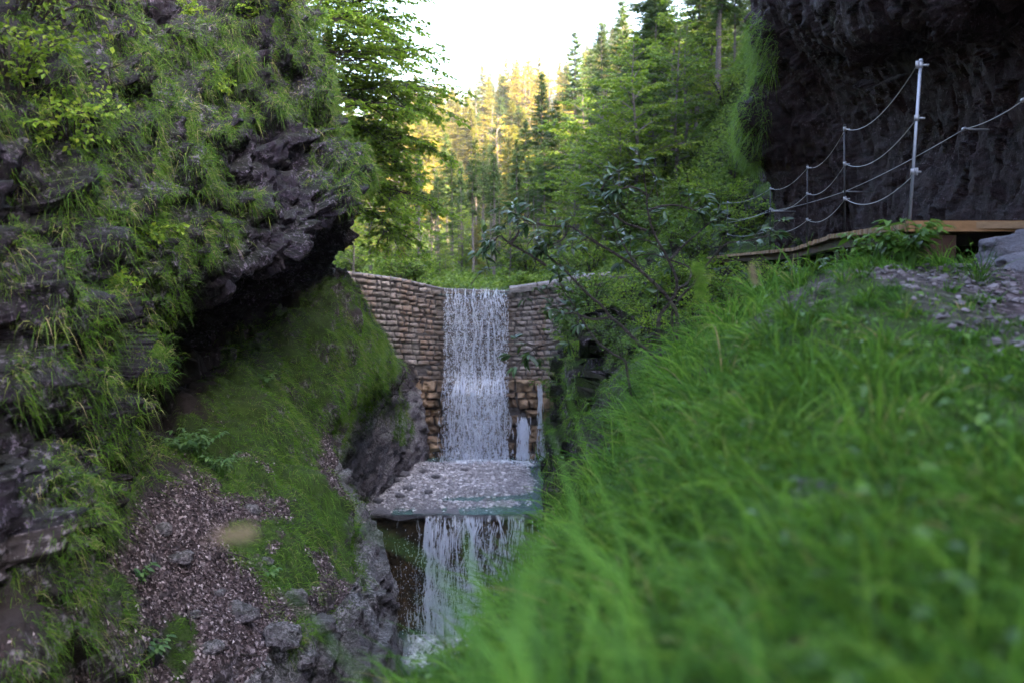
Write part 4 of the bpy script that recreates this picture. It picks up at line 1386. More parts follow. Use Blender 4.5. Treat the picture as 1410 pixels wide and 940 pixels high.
def limb(r, tb, acc, pts, rad, leafL, nleaf, sub=9, sublen=.45, depth=2, flat=.7, level_sprays=True, twiglen=.35):
    """a limb along pts with side branches and twigs in level sprays"""
    pts = np.asarray(pts, float)
    P = catmull(pts, max(6, len(pts) * 4), 0)
    tb.tube(P, np.linspace(rad, rad * .25, len(P)), 6, cap=False)
    seg = np.linalg.norm(np.diff(P, axis=0), axis=1)
    tot = seg.sum()
    for i in range(sub):
        f = .12 + .86 * (i + r.random()) / sub
        k = min(len(P) - 2, int(f * (len(P) - 1)))
        ax = unit(P[k + 1] - P[k])
        s = unit(np.cross(ax, [0, 0, 1.0]))
        sd = -1 if (i % 2) else 1
        L = tot * sublen * (1.15 - .8 * f) * r.uniform(.6, 1.25)
        d = unit(ax * r.uniform(.5, 1) + s * sd * r.uniform(.5, 1.1) + np.array([0, 0, r.normal(.02, .16 if level_sprays else .45)]))
        if depth > 1 and L > twiglen * 1.6:
            q = [P[k], P[k] + d * L * .5 + np.array([0, 0, .03 * L]), P[k] + d * L + np.array([0, 0, -.10 * L])]
            limb(r, tb, acc, q, max(.006, rad * .35), leafL, nleaf, max(4, int(L / twiglen * 2.6)), .42, depth - 1, flat, level_sprays, twiglen)
        else:
            L = max(L, twiglen * .6)
            e = P[k] + d * L + np.array([0, 0, -.08 * L])
            tb.tube([P[k], (P[k] + e) / 2 + np.array([0, 0, .02]), e], [max(.004, rad * .3), .004, .0025], 3, cap=False)
            twig_leaves(r, acc, P[k], e, max(3, int(nleaf * L / twiglen)), leafL, flat)
    twig_leaves(r, acc, P[-3], P[-1] + unit(P[-1] - P[-2]) * .1, nleaf, leafL, flat)


def leaves_from(acc, mb, ratio=.6, big=False):
    B, D, N, L, R = (np.concatenate(a) for a in acc)
    (leaf_mesh if big else diamond_mesh)(mb, B, D, N, L, L * ratio, R)


def broadleaf_meshes(seed, h=9.0, R=2.6, base=.22, mat='leaf_bright', leafL=.13, nleaf=9, limbs=16, depth=2):
    r = np.random.default_rng(seed)
    tb = MB()
    acc = [[], [], [], [], []]
    zt = np.linspace(-.6, h, 12)
    bend = np.cumsum(r.normal(0, .05, (12, 2)), 0)
    tp = np.stack([bend[:, 0], bend[:, 1], zt], 1)
    tb.tube(tp, np.maximum(.01, .013 * h * (1 - zt.clip(0) / h) ** .7), 8)
    for i in range(limbs):
        f = base + (1 - base) * ((i + r.random()) / limbs) ** .9
        z = f * h * .97
        p = np.array([np.interp(z, zt, tp[:, 0]), np.interp(z, zt, tp[:, 1]), z])
        a = i * 2.4 + r.normal(0, .4)
        g = (f - base) / (1 - base)
        L = R * (math.sin(math.pi * (.22 + .74 * g)) ** .8) * r.uniform(.65, 1.2)
        o = np.array([math.cos(a), math.sin(a), 0])
        rise = .25 + .65 * g
        pts = [p, p + o * L * .5 + np.array([0, 0, L * rise * .45]), p + o * L + np.array([0, 0, L * rise * .6])]
        limb(r, tb, acc, pts, .02 + .03 * (1 - g), leafL, nleaf, max(5, int(L * 3.2)), .45, depth, .8)
    cb = MB()
    leaves_from(acc, cb)
    return tb.mesh('trunk', M['bark']), cb.mesh('crown', M[mat], smooth=False)


def bush_meshes(seed, R=1.0, h=1.2, mat='leaf_bright', leafL=.09, stems=12, nleaf=10, ratio=.6):
    r = np.random.default_rng(seed)
    tb = MB()
    acc = [[], [], [], [], []]
    for i in range(stems):
        a = i * 2.4 + r.normal(0, .5)
        o = np.array([math.cos(a), math.sin(a), 0])
        k = r.uniform(.25, 1)
        H = h * r.uniform(.55, 1.05)
        pts = [o * .06 + np.array([0, 0, -.15]), o * R * k * .35 + np.array([0, 0, H * .6]), o * R * k + np.array([0, 0, H * r.uniform(.75, 1)])]
        limb(r, tb, acc, pts, .014, leafL, nleaf, 7, .42, 1, .5, False, .3)
    cb = MB()
    leaves_from(acc, cb, ratio)
    return tb.mesh('stems', M['bark_dark']), cb.mesh('foliage', M[mat], smooth=False)


def place(name, meshes, parts, loc, scale=1.0, rz=0.0, label=None, cat='tree', group=None, tilt=(0, 0)):
    root = empty(name, loc, rz)
    root.rotation_euler = (tilt[0], tilt[1], rz)
    root.scale = (scale, scale, scale) if isinstance(scale, (int, float)) else scale
    for m, p in zip(meshes, parts): link(p, m, root)
    return tag(root, label, cat, group)


SPR = [spruce_meshes(301, 16, 2.1, .40), spruce_meshes(302, 16, 1.8, .45), spruce_meshes(303, 16, 2.5, .26), spruce_meshes(304, 16, 2.9, .08)]
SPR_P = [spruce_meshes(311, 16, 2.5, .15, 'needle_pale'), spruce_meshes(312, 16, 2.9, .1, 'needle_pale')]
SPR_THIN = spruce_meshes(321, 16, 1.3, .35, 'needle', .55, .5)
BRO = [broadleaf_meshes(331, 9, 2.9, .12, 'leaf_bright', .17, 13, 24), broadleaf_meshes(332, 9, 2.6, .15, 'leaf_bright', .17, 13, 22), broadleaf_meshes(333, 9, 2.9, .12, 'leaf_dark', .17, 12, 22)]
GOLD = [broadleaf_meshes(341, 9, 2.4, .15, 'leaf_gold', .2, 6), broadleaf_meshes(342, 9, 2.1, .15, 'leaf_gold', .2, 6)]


def tree_at(kind, px, ptop, Y, label, name, group=None, native=16.0, pb=None, wide=1.0, sink=.1):
    """stands a tree on the slope under photo column px at depth Y so that its top reaches ptop"""
    x = (px - 705) / FOC * Y
    for _ in range(3):
        z = float(zfar(x, Y)) - sink if pb is None else at(px, pb, Y)[2]
        x = at(px, 345 - z / Y * FOC, Y)[0]
    H = at(px, ptop, Y)[2] - z
    s = H / native
    return place(name, kind, ('trunk', 'crown'), (x, Y, z), (s * wide, s * wide, s), float(rng.uniform(0, 6.28)), label, 'tree', group)


C_, S_ = 'spruce_tree', 'broadleaf_tree'
T = [
    # kind, px, top, Y, label
    (SPR[0], 617, 183, 82, 'dark pointed spruce standing free left of the waterfall crest', C_, 1.0),
    (SPR[1], 577, 240, 70, 'slim bare-stemmed spruce nearest the beech on the valley floor', C_, .9),
    (SPR[1], 600, 232, 88, 'slender dark spruce between the free-standing pointed spruce and the beech', C_, .9),
    (SPR_THIN, 657, 215, 66, 'thin half-bare spruce with a pale straight stem above the waterfall', C_, .9),
    (SPR[0], 636, 222, 94, 'mid green spruce close behind the pointed one', C_, .9),
    (SPR[0], 682, 222, 72, 'leafy spruce with a narrow tip above the right end of the waterfall', C_, .9),
    (SPR_P[0], 700, 190, 84, 'yellow-green spruce left of the tall pair', C_, 1.0),
    (SPR[2], 742, 100, 62, 'tallest dark spruce in the middle of the valley', C_, .95),
    (SPR[0], 721, 165, 58, 'broad grey-green spruce beside the tallest dark one, slightly lower', C_, 1.0),
    (SPR[1], 764, 135, 54, 'spruce with long bare stem right of the tallest dark one', C_, 1.0),
    (SPR_P[1], 664, 262, 98, 'small pale spruce half hidden behind the thin stem', C_, 1.0),
    (SPR_THIN, 655, 93, 150, 'tall dark half-bare spruce breaking the skyline over the sunlit slope', C_, 1.25),
    (SPR[3], 628, 205, 142, 'dark bushy spruce on the shadow edge of the sunlit slope', C_, 1.0),
    (SPR[2], 790, 42, 92, 'ragged dark spruce standing alone against the white sky', C_, .9),
    (SPR[3], 826, 25, 80, 'blue-black spruce on the right skyline, lower of the pair', C_, .9),
    (SPR[2], 851, -2, 70, 'blue-black spruce on the right skyline, higher of the pair', C_, .95),
    (SPR[3], 812, 62, 100, 'dark spruce below the skyline pair', C_, .9),
    (SPR[2], 900, -60, 46, 'dark drooping spruce over the right slope with top out of view', C_, 1.0),
    (SPR[1], 958, -90, 43, 'dark spruce with long shaded trunk beside the cliff edge', C_, 1.1),
    (SPR[1], 985, -100, 40, 'slim spruce whose pale trunk stands on the grassy ledge', C_, .8),
    (SPR[0], 1012, -80, 42, 'shadowed spruce closest to the undercut cliff', C_, 1.0),
    (SPR[1], 873, 40, 62, 'dark spruce on the right slope behind the bright broadleaf', C_, .9),
]
for (k, px, tp, Y, lb, nm, wd) in T:
    tree_at(k, px, tp, Y, lb, nm, 'spruces in the valley', wide=wd)
POLE = [spruce_meshes(325, 16, 1.25, .58, 'needle', .85, .42), spruce_meshes(326, 16, 1.1, .66, 'needle', .8, .42)]
for k_, (px, tp, Y, lb) in enumerate([(578, 215, 50, 'pole-thin spruce nearest the beech with its needles only near the top'), (603, 240, 55, 'pole-thin spruce second from the beech'), (622, 205, 57, 'pole-thin spruce left of the waterfall crest, pale all the way down'),
        (636, 228, 60, 'pole-thin spruce over the left side of the waterfall crest'), (656, 190, 54, 'tallest of the pole-thin spruces, over the middle of the waterfall'), (687, 235, 56, 'pole-thin spruce over the right side of the waterfall crest'),
        (703, 245, 62, 'pole-thin spruce just right of the waterfall crest'), (727, 205, 52, 'pole-thin spruce before the broad grey-green one'), (748, 190, 50, 'pole-thin spruce above the coping, farthest right of its kind'), (560, 262, 60, 'short pole-thin spruce half hidden by beech sprays')]):
    tree_at(POLE[k_ % 2], px, tp, Y, lb, C_, 'pole-thin spruces behind the weir', wide=1.0 + 8 / Y)
for i in range(22):
    Y = float(rng.uniform(42, 66))
    px = float(rng.uniform(560, 800))
    tree_at(POLE[i % 2], px, float(rng.uniform(185, 265)) + (700 - px) * .15, Y, 'bare pole of a spruce among others like it in the stand behind the weir', C_, 'bare spruce poles in the stand behind the weir', wide=1.0 + 8 / Y)
# sunlit ranks on the far slope
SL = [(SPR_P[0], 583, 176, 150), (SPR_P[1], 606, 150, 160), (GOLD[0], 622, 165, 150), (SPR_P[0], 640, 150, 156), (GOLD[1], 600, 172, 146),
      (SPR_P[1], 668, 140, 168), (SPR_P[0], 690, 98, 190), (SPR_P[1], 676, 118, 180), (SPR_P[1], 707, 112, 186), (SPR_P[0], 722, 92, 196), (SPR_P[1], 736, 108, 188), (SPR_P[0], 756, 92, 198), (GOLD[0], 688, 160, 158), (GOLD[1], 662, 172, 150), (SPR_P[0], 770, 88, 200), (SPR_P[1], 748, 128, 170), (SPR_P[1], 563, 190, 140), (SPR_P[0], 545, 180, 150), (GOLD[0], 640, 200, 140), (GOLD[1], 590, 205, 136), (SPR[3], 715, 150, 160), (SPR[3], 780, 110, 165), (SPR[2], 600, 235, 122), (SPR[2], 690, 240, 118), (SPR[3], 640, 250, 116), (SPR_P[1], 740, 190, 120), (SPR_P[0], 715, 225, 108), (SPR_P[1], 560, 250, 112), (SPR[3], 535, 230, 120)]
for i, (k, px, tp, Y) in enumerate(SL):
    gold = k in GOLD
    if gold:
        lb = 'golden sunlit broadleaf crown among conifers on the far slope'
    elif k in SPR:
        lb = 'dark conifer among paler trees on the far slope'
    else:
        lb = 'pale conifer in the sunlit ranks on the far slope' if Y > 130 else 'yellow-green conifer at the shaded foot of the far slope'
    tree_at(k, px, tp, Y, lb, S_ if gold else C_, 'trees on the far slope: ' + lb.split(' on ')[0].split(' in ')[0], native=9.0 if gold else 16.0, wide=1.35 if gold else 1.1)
# ranks that fill the slopes between the named trees
for i in range(190):
    Y = float(rng.uniform(105, 240))
    px = float(rng.uniform(440, 860))
    x = (px - 705) / FOC * Y
    z = float(zfar(x, Y)) - .2
    k = [SPR_P[0], GOLD[1], SPR[3], SPR_P[1], GOLD[0], SPR_P[0]][i % 6]
    nat = 9.0 if k in GOLD else 16.0
    lb = 'golden broadleaf lost in the massed ranks of the far slope' if k in GOLD else 'conifer lost in the massed ranks of the far slope'
    hh = float(rng.uniform(9, 14)) if Y < 165 else float(rng.uniform(7, 10))
    place(C_, k, ('trunk', 'crown'), (x, Y, z), (hh / nat * 1.35, hh / nat * 1.35, hh / nat), float(rng.uniform(0, 6.28)), lb, 'tree', 'massed ' + lb.split(' lost')[0] + 's of the far slope')
# both flanks
for i in range(70):
    Y = float(rng.uniform(48, 120))
    side = -1 if i % 2 else 1
    x = float(np.interp(Y, [30, 60, 120], [2.6, 6, 10])) + float(rng.uniform(2.5, 16)) if side > 0 else -(float(np.interp(Y, [30, 60, 120], [7, 9.5, 18])) + float(rng.uniform(1, 16)))
    px, _ = pix(np.array([x, Y, 2.0]))
    if side > 0 and px < 800: continue
    k = [SPR[2], SPR[3], SPR[0], SPR_P[1]][i % 4]
    hh = float(rng.uniform(9, 15))
    lb = 'conifer in the dark stand high on the right valley side' if side > 0 else 'conifer in the stand behind the beech on the left valley side'
    place(C_, k, ('trunk', 'crown'), (x, Y, float(zfar(x, Y)) - .2), hh / 16, float(rng.uniform(0, 6.28)), lb, 'tree', lb.split('conifer ')[1])

# saplings that close the floor of the wood behind the weir
for i in range(44):
    Y = float(rng.uniform(50, 112))
    px = float(rng.uniform(455, 830))
    x = (px - 705) / FOC * Y
    k = [BRO[0], BRO[1], SPR_P[0], BRO[2], BRO[0], SPR_P[1]][i % 6]
    nat = 9.0 if k in BRO else 16.0
    hh = float(rng.uniform(1.5, 3.6)) * (.8 + Y / 150)
    lb = 'leafy sapling in the thicket under the tall bare stems' if k in BRO else 'young yellow-green conifer in the thicket under the tall bare stems'
    place(S_ if k in BRO else C_, k, ('trunk', 'crown'), (x, Y, float(zfar(x, Y)) - .1), (hh / nat * 1.25, hh / nat * 1.25, hh / nat), float(rng.uniform(0, 6.28)), lb, 'tree', lb.split(' in ')[0] + 's behind the weir')

for i in range(16):
    Y = float(rng.uniform(35, 47))
    px = float(rng.uniform(490, 790))
    k = [BRO[0], SPR_P[0], BRO[1], BRO[2]][i % 4]
    hh = float(rng.uniform(1.1, 2.3))
    nat = 9.0 if k in BRO else 16.0
    place(S_ if k in BRO else C_, k, ('trunk', 'crown'), ((px - 705) / FOC * Y, Y, float(zfar((px - 705) / FOC * Y, Y)) - .1), hh / nat * 1.2, float(rng.uniform(0, 6.28)), 'low sapling right behind the crest of the weir', 'tree', 'low saplings behind the weir crest')

# the steep right flank just beyond the undercut cliff
for i in range(34):
    Y = float(rng.uniform(33, 62))
    px = float(rng.uniform(830, 985))
    x = (px - 705) / FOC * Y
    k = [BRO[0], BRO[1], BRO[1], BRO[0], BRO[2], BRO[1], SPR[0], BRO[0]][i % 8]
    nat = 9.0 if k in BRO else 16.0
    hh = float(rng.uniform(4, 7)) if k in BRO else float(rng.uniform(8, 13))
    lb = 'leafy tree in the steep wood beside the undercut cliff' if k in BRO else 'dark conifer in the steep wood beside the undercut cliff'
    place(S_ if k in BRO else C_, k, ('trunk', 'crown'), (x, Y, float(zfar(x, Y)) - .2), hh / nat, float(rng.uniform(0, 6.28)), lb, 'tree', lb.split(' in ')[0] + 's on the steep right flank')

# bright broadleaved trees right of the middle
BL = [(BRO[0], 828, 108, 41, 'bright green broadleaf tree rising right of the waterfall', 1.0, 360),
      (BRO[1], 790, 205, 44, 'small light green broadleaf tree nearest the weir coping', 1.0, 375),
      (BRO[0], 880, 45, 44, 'yellow-green broadleaf with layered sprays under the dark spruces', 1.1, 270),
      (BRO[1], 925, -10, 42, 'pale broadleaf leaning out high on the right slope', 1.1, 190),
      (BRO[0], 770, 262, 48, 'low leafy sapling at the right foot of the tall spruces', 1.1, 388),
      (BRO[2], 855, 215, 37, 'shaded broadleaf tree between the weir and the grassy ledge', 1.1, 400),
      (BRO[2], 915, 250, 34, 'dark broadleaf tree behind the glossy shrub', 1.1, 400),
      (BRO[0], 845, 170, 38, 'bright crown standing between the weir coping and the dark spruces', 1.15, 330),
      (BRO[1], 795, 130, 50, 'tall slim light green tree next to the tallest spruces', 1.1, 370),
      (BRO[0], 900, 130, 38, 'lime green tree above the grassy outcrop', 1.1, 260),
      (BRO[1], 1005, 175, 33, 'slender leafy tree against the undercut cliff edge', 1.0, 330)]
for (k, px, tp, Y, lb, wd, pb) in BL:
    tree_at(k, px, tp, Y, lb, S_, 'broadleaved trees right of the weir', native=9.0, wide=wd, pb=pb)
LL = [(BRO[0], 510, 235, 46, 'light green sapling behind the left end of the weir', 1.2, 385),
      (BRO[1], 545, 275, 52, 'low bright broadleaf behind the weir below the beech', 1.3, 385),
      (BRO[0], 488, 250, 38, 'leafy young tree close behind the rock nose', 1.0, 385),
      (BRO[1], 600, 320, 60, 'small sapling among bare stems left above the waterfall', 1.3, 388),
      (BRO[1], 650, 330, 58, 'small bright sapling among bare stems right above the waterfall', 1.3, 390),
      (BRO[0], 720, 322, 56, 'bright sapling in front of the tallest dark spruce', 1.2, 390)]
for (k, px, tp, Y, lb, wd, pb) in LL:
    tree_at(k, px, tp, Y, lb, S_, 'young trees behind the weir', native=9.0, wide=wd, pb=pb)

# the big beech leaning out over the left rock
r = np.random.default_rng(401)
tb, acc = MB(), [[], [], [], [], []]
TR = [np.array((-5.9, 20.5, .2)), np.array((-5.5, 20.3, 2.2)), np.array((-5.0, 20.2, 4.5)), np.array((-4.8, 20.2, 7.5)), np.array((-4.7, 20.3, 10.5))]
Pt = catmull(np.array(TR), 24, 0)
tb.tube(Pt, np.linspace(.2, .06, 24), 10)
LIMBS = [((-5.0, 20.2, 4.7), (505, 30, 20), (565, 22, 19.6)), ((-5.1, 20.2, 4.2), (505, 75, 20.5), (592, 68, 20.2)), ((-5.2, 20.2, 3.8), (510, 115, 19.5), (600, 122, 19)),
         ((-5.3, 20.2, 3.2), (500, 140, 20.6), (598, 152, 20.4)), ((-5.4, 20.3, 2.9), (500, 178, 19.6), (585, 196, 19.2)), ((-5.5, 20.3, 2.4), (505, 205, 20.5), (578, 232, 20.6)),
         ((-5.5, 20.3, 2.0), (510, 250, 19.8), (585, 275, 19.4)), ((-5.6, 20.4, 1.5), (505, 290, 20.6), (572, 330, 20.4)), ((-4.95, 20.2, 5.2), (480, 5, 19), (540, -20, 18.6)),
         ((-4.9, 20.2, 5.8), (470, -30, 20), (560, -60, 20)), ((-4.8, 20.2, 6.8), (450, -80, 20.5), (530, -130, 20.6)), ((-4.95, 20.2, 5.0), (440, 30, 18.4), (470, 25, 17.4)),
         ((-5.0, 20.2, 4.4), (455, 70, 18.6), (500, 90, 17.6)), ((-5.2, 20.2, 3.6), (470, 130, 18.6), (530, 150, 17.8)), ((-4.9, 20.2, 5.6), (430, -20, 21.5), (470, -50, 22.5)), ((-5.3, 20.3, 3.0), (470, 190, 21.6), (540, 170, 22.4)),
         ((-4.8, 20.2, 7.5), (400, -100, 20), (360, -150, 19.5))]
for (a, m, e) in LIMBS:
    e = (e[0] - 26, e[1], e[2])
    limb(r, tb, acc, [np.array(a), at(*m), at(*e)], .045, .09, 17, 22, .6, 2, .8, True, .42)
bt = tag(empty('beech_tree', (-5.9, 20.5, .2)), 'beech leaning out over the left rock with level leafy sprays against the sky', 'tree')
o = tb.build('trunk', M['bark_dark'], bt); o.location = -bt.location
cb = MB(); leaves_from(acc, cb, .58)
o = cb.build('crown', M['beech'], bt, smooth=False); o.location = -bt.location

# ------------------------------------------------------------------ bushes and the floor of leaves
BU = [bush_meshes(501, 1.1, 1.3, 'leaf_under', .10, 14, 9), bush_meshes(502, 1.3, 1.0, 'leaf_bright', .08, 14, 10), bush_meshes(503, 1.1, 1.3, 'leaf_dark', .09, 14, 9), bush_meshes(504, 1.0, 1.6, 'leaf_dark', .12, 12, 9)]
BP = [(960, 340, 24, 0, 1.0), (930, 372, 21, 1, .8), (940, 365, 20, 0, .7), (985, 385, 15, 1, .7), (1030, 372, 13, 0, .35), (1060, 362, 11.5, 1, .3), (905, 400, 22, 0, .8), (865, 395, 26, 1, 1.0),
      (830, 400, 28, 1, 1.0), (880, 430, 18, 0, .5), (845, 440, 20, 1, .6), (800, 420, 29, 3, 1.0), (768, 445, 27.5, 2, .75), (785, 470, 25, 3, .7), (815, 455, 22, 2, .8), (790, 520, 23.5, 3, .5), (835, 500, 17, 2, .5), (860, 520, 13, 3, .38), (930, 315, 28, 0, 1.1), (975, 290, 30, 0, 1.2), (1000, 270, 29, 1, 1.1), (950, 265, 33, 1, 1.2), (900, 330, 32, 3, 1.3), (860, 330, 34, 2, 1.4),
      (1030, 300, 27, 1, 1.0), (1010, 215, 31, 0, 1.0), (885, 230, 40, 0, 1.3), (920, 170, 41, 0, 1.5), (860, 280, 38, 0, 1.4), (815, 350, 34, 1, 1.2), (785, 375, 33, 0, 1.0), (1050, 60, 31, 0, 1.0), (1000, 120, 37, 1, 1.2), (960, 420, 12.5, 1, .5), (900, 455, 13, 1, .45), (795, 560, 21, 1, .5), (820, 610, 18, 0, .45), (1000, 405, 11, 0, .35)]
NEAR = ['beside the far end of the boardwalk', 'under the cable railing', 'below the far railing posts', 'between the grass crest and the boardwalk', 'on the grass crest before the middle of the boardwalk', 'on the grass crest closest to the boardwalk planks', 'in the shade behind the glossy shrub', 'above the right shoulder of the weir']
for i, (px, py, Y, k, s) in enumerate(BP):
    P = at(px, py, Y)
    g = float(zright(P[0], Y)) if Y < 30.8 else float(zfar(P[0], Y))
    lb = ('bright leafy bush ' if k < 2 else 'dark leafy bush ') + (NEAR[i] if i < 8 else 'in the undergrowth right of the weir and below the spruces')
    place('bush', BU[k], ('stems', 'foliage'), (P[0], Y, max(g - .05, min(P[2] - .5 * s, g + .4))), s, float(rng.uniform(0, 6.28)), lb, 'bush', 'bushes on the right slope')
for i in range(26):
    Y = float(rng.uniform(33, 62))
    px = float(rng.uniform(475, 800))
    x = (px - 705) / FOC * Y
    if -2.4 < x < .2 and Y < 60: x += 2.6 if rng.random() < .5 else -2.6
    place('bush', BU[i % 2], ('stems', 'foliage'), (x, Y, float(zfar(x, Y)) - .05), float(rng.uniform(.8, 1.5)), float(rng.uniform(0, 6.28)), 'bright leafy bush among the bare stems behind the weir', 'bush', 'bushes behind the weir')

mb = MB()
n = 210000
Y = 31 + 190 * rng.random(n) ** 2.2
pxs = rng.uniform(440, 1110, n)
x = (pxs - 705) / FOC * Y
q = np.stack([x, Y, x * 0], -1)
keep = (fbm(q * .55, 3, 511) > -.28) & ~((np.abs(x + 1.1) < 1.2) & (Y < 32.2))
x, Y = x[keep], Y[keep]
n = len(x)
q = q[keep]
clump = fbm(q * 1.2, 3, 513)
B = np.stack([x, Y, zfar(x, Y) + .03 + (.25 + .5 * clump.clip(0)) * rng.random(n)], -1)
D = rng.normal(0, 1, (n, 3)) * np.array([1, 1, .5]) + np.array([0, 0, .1])
diamond_mesh(mb, B, D, np.array([0, -.25, 1]) + rng.normal(0, .4, (n, 3)), rng.uniform(.08, .17, n) * (.8 + Y / 120), rng.uniform(.05, .10, n) * (.8 + Y / 120), rng.random(n))
tag(mb.build('undergrowth', M['leaf_under'], smooth=False), 'low leafy ground cover over the slopes behind the weir', 'ground cover', kind='stuff')
# ------------------------------------------------------------------ the glossy shrub in front of the weir
M['glossy'] = leaf_mat('glossy dark leaves', [(0.0, (.010, .026, .014)), (.5, (.020, .050, .024)), (.9, (.04, .085, .035)), (1.0, (.07, .12, .03))], .25, .38, .35)
M['twig'] = rock_mat('bare twig', (.045, .035, .032), (.11, .09, .085), (.22, .2, .19), .6, 4, wet=.8)
r = np.random.default_rng(601)
SHY = 8.0
STEMS = [[(905, 500), (885, 476), (842, 436), (800, 395), (775, 369), (752, 350), (735, 330)],
         [(862, 500), (840, 484), (822, 468), (797, 433), (778, 404), (770, 380)],
         [(932, 470), (928, 423), (880, 372), (842, 347), (810, 328), (782, 312), (748, 310), (715, 300)],
         [(905, 455), (912, 430), (933, 398), (921, 360), (902, 321), (893, 290), (890, 262), (886, 228)],
         [(902, 321), (880, 312), (857, 305), (838, 288), (828, 262)],
         [(925, 430), (950, 396), (972, 366), (1001, 337), (1040, 329), (1070, 322)],
         [(752, 366), (730, 352), (704, 337), (688, 325), (676, 340)],
         [(933, 398), (945, 390), (952, 378), (948, 368), (930, 360), (900, 350), (870, 352)],
         [(893, 290), (915, 282), (940, 284), (962, 292)],
         [(842, 436), (815, 440), (790, 430), (775, 432)],
         [(880, 372), (864, 345), (850, 320)],
         [(770, 470), (742, 478), (728, 488)],
         [(921, 360), (950, 330), (985, 300)], [(828, 262), (838, 245), (850, 236)], [(893, 270), (870, 258), (850, 262)], [(704, 337), (715, 318), (708, 288)], [(782, 312), (775, 330), (748, 340)]]
shrub = tag(empty('glossy_shrub', (1.15, SHY, -1.15)), 'glossy dark leaved shrub with bare crooked stems in front of the weir', 'shrub')
tb = MB()
lb = [[], [], [], []]
mb = MB()
Bs, Ds, Ns, Ls = [], [], [], []


def rosette(p, n, L, dirn):
    for _ in range(n):
        d = unit(r.normal(0, 1, 3) * np.array([1, 1, .45]) + np.array([0, 0, -.25]) + dirn * .8)
        Bs.append(p + r.normal(0, .008, 3)); Ds.append(d); Ns.append(np.array([0, -.15, 1]) + r.normal(0, .35, 3)); Ls.append(L * r.uniform(.6, 1.2))


for i, st in enumerate(STEMS):
    off = r.normal(0, .12)
    pts = np.array([at(x, y, SHY + off * (k / len(st)) + .25 * math.sin(i * 2.1) * k / len(st)) for k, (x, y) in enumerate(st)])
    if i in (0, 1, 2, 3, 5):
        pts = np.concatenate([[pts[0] + np.array([.06, .1, -.35])], pts])
    P = catmull(pts, len(pts) * 6, 0)
    P[1:-1] += .012 * np.stack([fbm(P * 6, 2, 611), fbm(P * 6, 2, 612), fbm(P * 6, 2, 613)], -1)[1:-1]
    tb.tube(P, np.linspace(.019 if i in (0, 2, 3) else .012, .004, len(P)), 7)
    m = len(P)
    for k in range(int(m * .55), m, 2):
        if r.random() < .75:
            ax = unit(P[min(k + 1, m - 1)] - P[k - 1])
            e = P[k] + unit(ax + r.normal(0, .6, 3) + np.array([0, 0, .3])) * r.uniform(.06, .2)
            tb.tube([P[k], e], [.004, .0025], 4, cap=False)
            rosette(e, r.integers(4, 8), .105, unit(e - P[k]))
    rosette(P[-1], 9, .115, unit(P[-1] - P[-3]))
for (x, y, n_) in [(690, 312, 9), (702, 296, 7), (716, 320, 8), (740, 318, 9), (758, 322, 10), (772, 318, 8), (790, 322, 9), (810, 318, 7), (668, 352, 8), (664, 372, 8), (672, 330, 7), (826, 250, 8), (842, 242, 9), (858, 250, 8), (848, 268, 7), (868, 262, 6), (902, 252, 6), (886, 222, 6),
                   (955, 268, 7), (966, 290, 8), (945, 262, 5), (985, 298, 6), (918, 305, 6), (870, 352, 6), (834, 285, 6), (815, 300, 6), (790, 430, 7), (736, 398, 6), (752, 395, 6), (724, 412, 5), (770, 345, 7), (735, 345, 7), (800, 340, 6), (905, 400, 5), (868, 330, 6), (1040, 322, 5), (1062, 318, 5)]:
    p = at(x, y, SHY + r.normal(0, .2))
    e = p + np.array([r.normal(0, .06), r.normal(0, .06), -.12])
    tb.tube([e, p], [.004, .0025], 4, cap=False)
    rosette(p, n_, .095, np.array([0, 0, .2]))
L = np.array(Ls)
leaf_mesh(mb, np.array(Bs), np.array(Ds), np.array(Ns), L, L * .33, r.random(len(L)), .2, .25)
o = tb.build('stems', M['twig'], shrub); o.location = -shrub.location
o = mb.build('leaves', M['glossy'], shrub); o.location = -shrub.location

# ------------------------------------------------------------------ broad leaved herb on the crest of the near bank
M['herb'] = leaf_mat('herb leaves', [(0.0, (.025, .07, .012)), (.5, (.05, .13, .02)), (1.0, (.10, .20, .03))], .4, .45, .35)


def herb(name, loc, h, spread, n, L, ratio, mat, label, cat='plant', group=None, seed=1, droop=.3):
    r = np.random.default_rng(seed)
    root = tag(empty(name, loc), label, cat, group)
    sb, fb = MB(), MB()
    B, D, N, Ls = [], [], [], []
    for i in range(n):
        a = i * 2.4 + r.normal(0, .4)
        o = np.array([math.cos(a), math.sin(a), 0])
        k = r.uniform(.15, 1)
        H = h * r.uniform(.6, 1.05)
        P = catmull(np.array([o * .02 + np.array([0, 0, -.05]), o * spread * k * .35 + np.array([0, 0, H * .6]), o * spread * k + np.array([0, 0, H])]), 8, 0)
        sb.tube(P, np.linspace(.005, .002, 8), 4, cap=False)
        for j in range(3, 8):
            for sd in (-1, 1):
                if r.random() < .15: continue
                s = np.array([-o[1], o[0], 0]) * sd
                B.append(P[j]); D.append(s * r.uniform(.5, 1) + o * r.uniform(.1, .7) + np.array([0, 0, r.uniform(-droop, .25)])); N.append(np.array([0, 0, 1]) + r.normal(0, .25, 3)); Ls.append(L * r.uniform(.6, 1.15))
        B.append(P[-1]); D.append(o + np.array([0, 0, .1])); N.append(np.array([0, 0, 1.0])); Ls.append(L)
    Ls = np.array(Ls)
    leaf_mesh(fb, np.array(B), np.array(D), np.array(N), Ls, Ls * ratio, r.random(len(Ls)), .15, .3)
    sb.build('stems', M['herb'], root)
    fb.build('leaves', mat, root)
    return root


def gz(px, py, Y):
    P = at(px, py, Y)
    return (P[0], Y, float(zright(P[0], Y)) - .01)


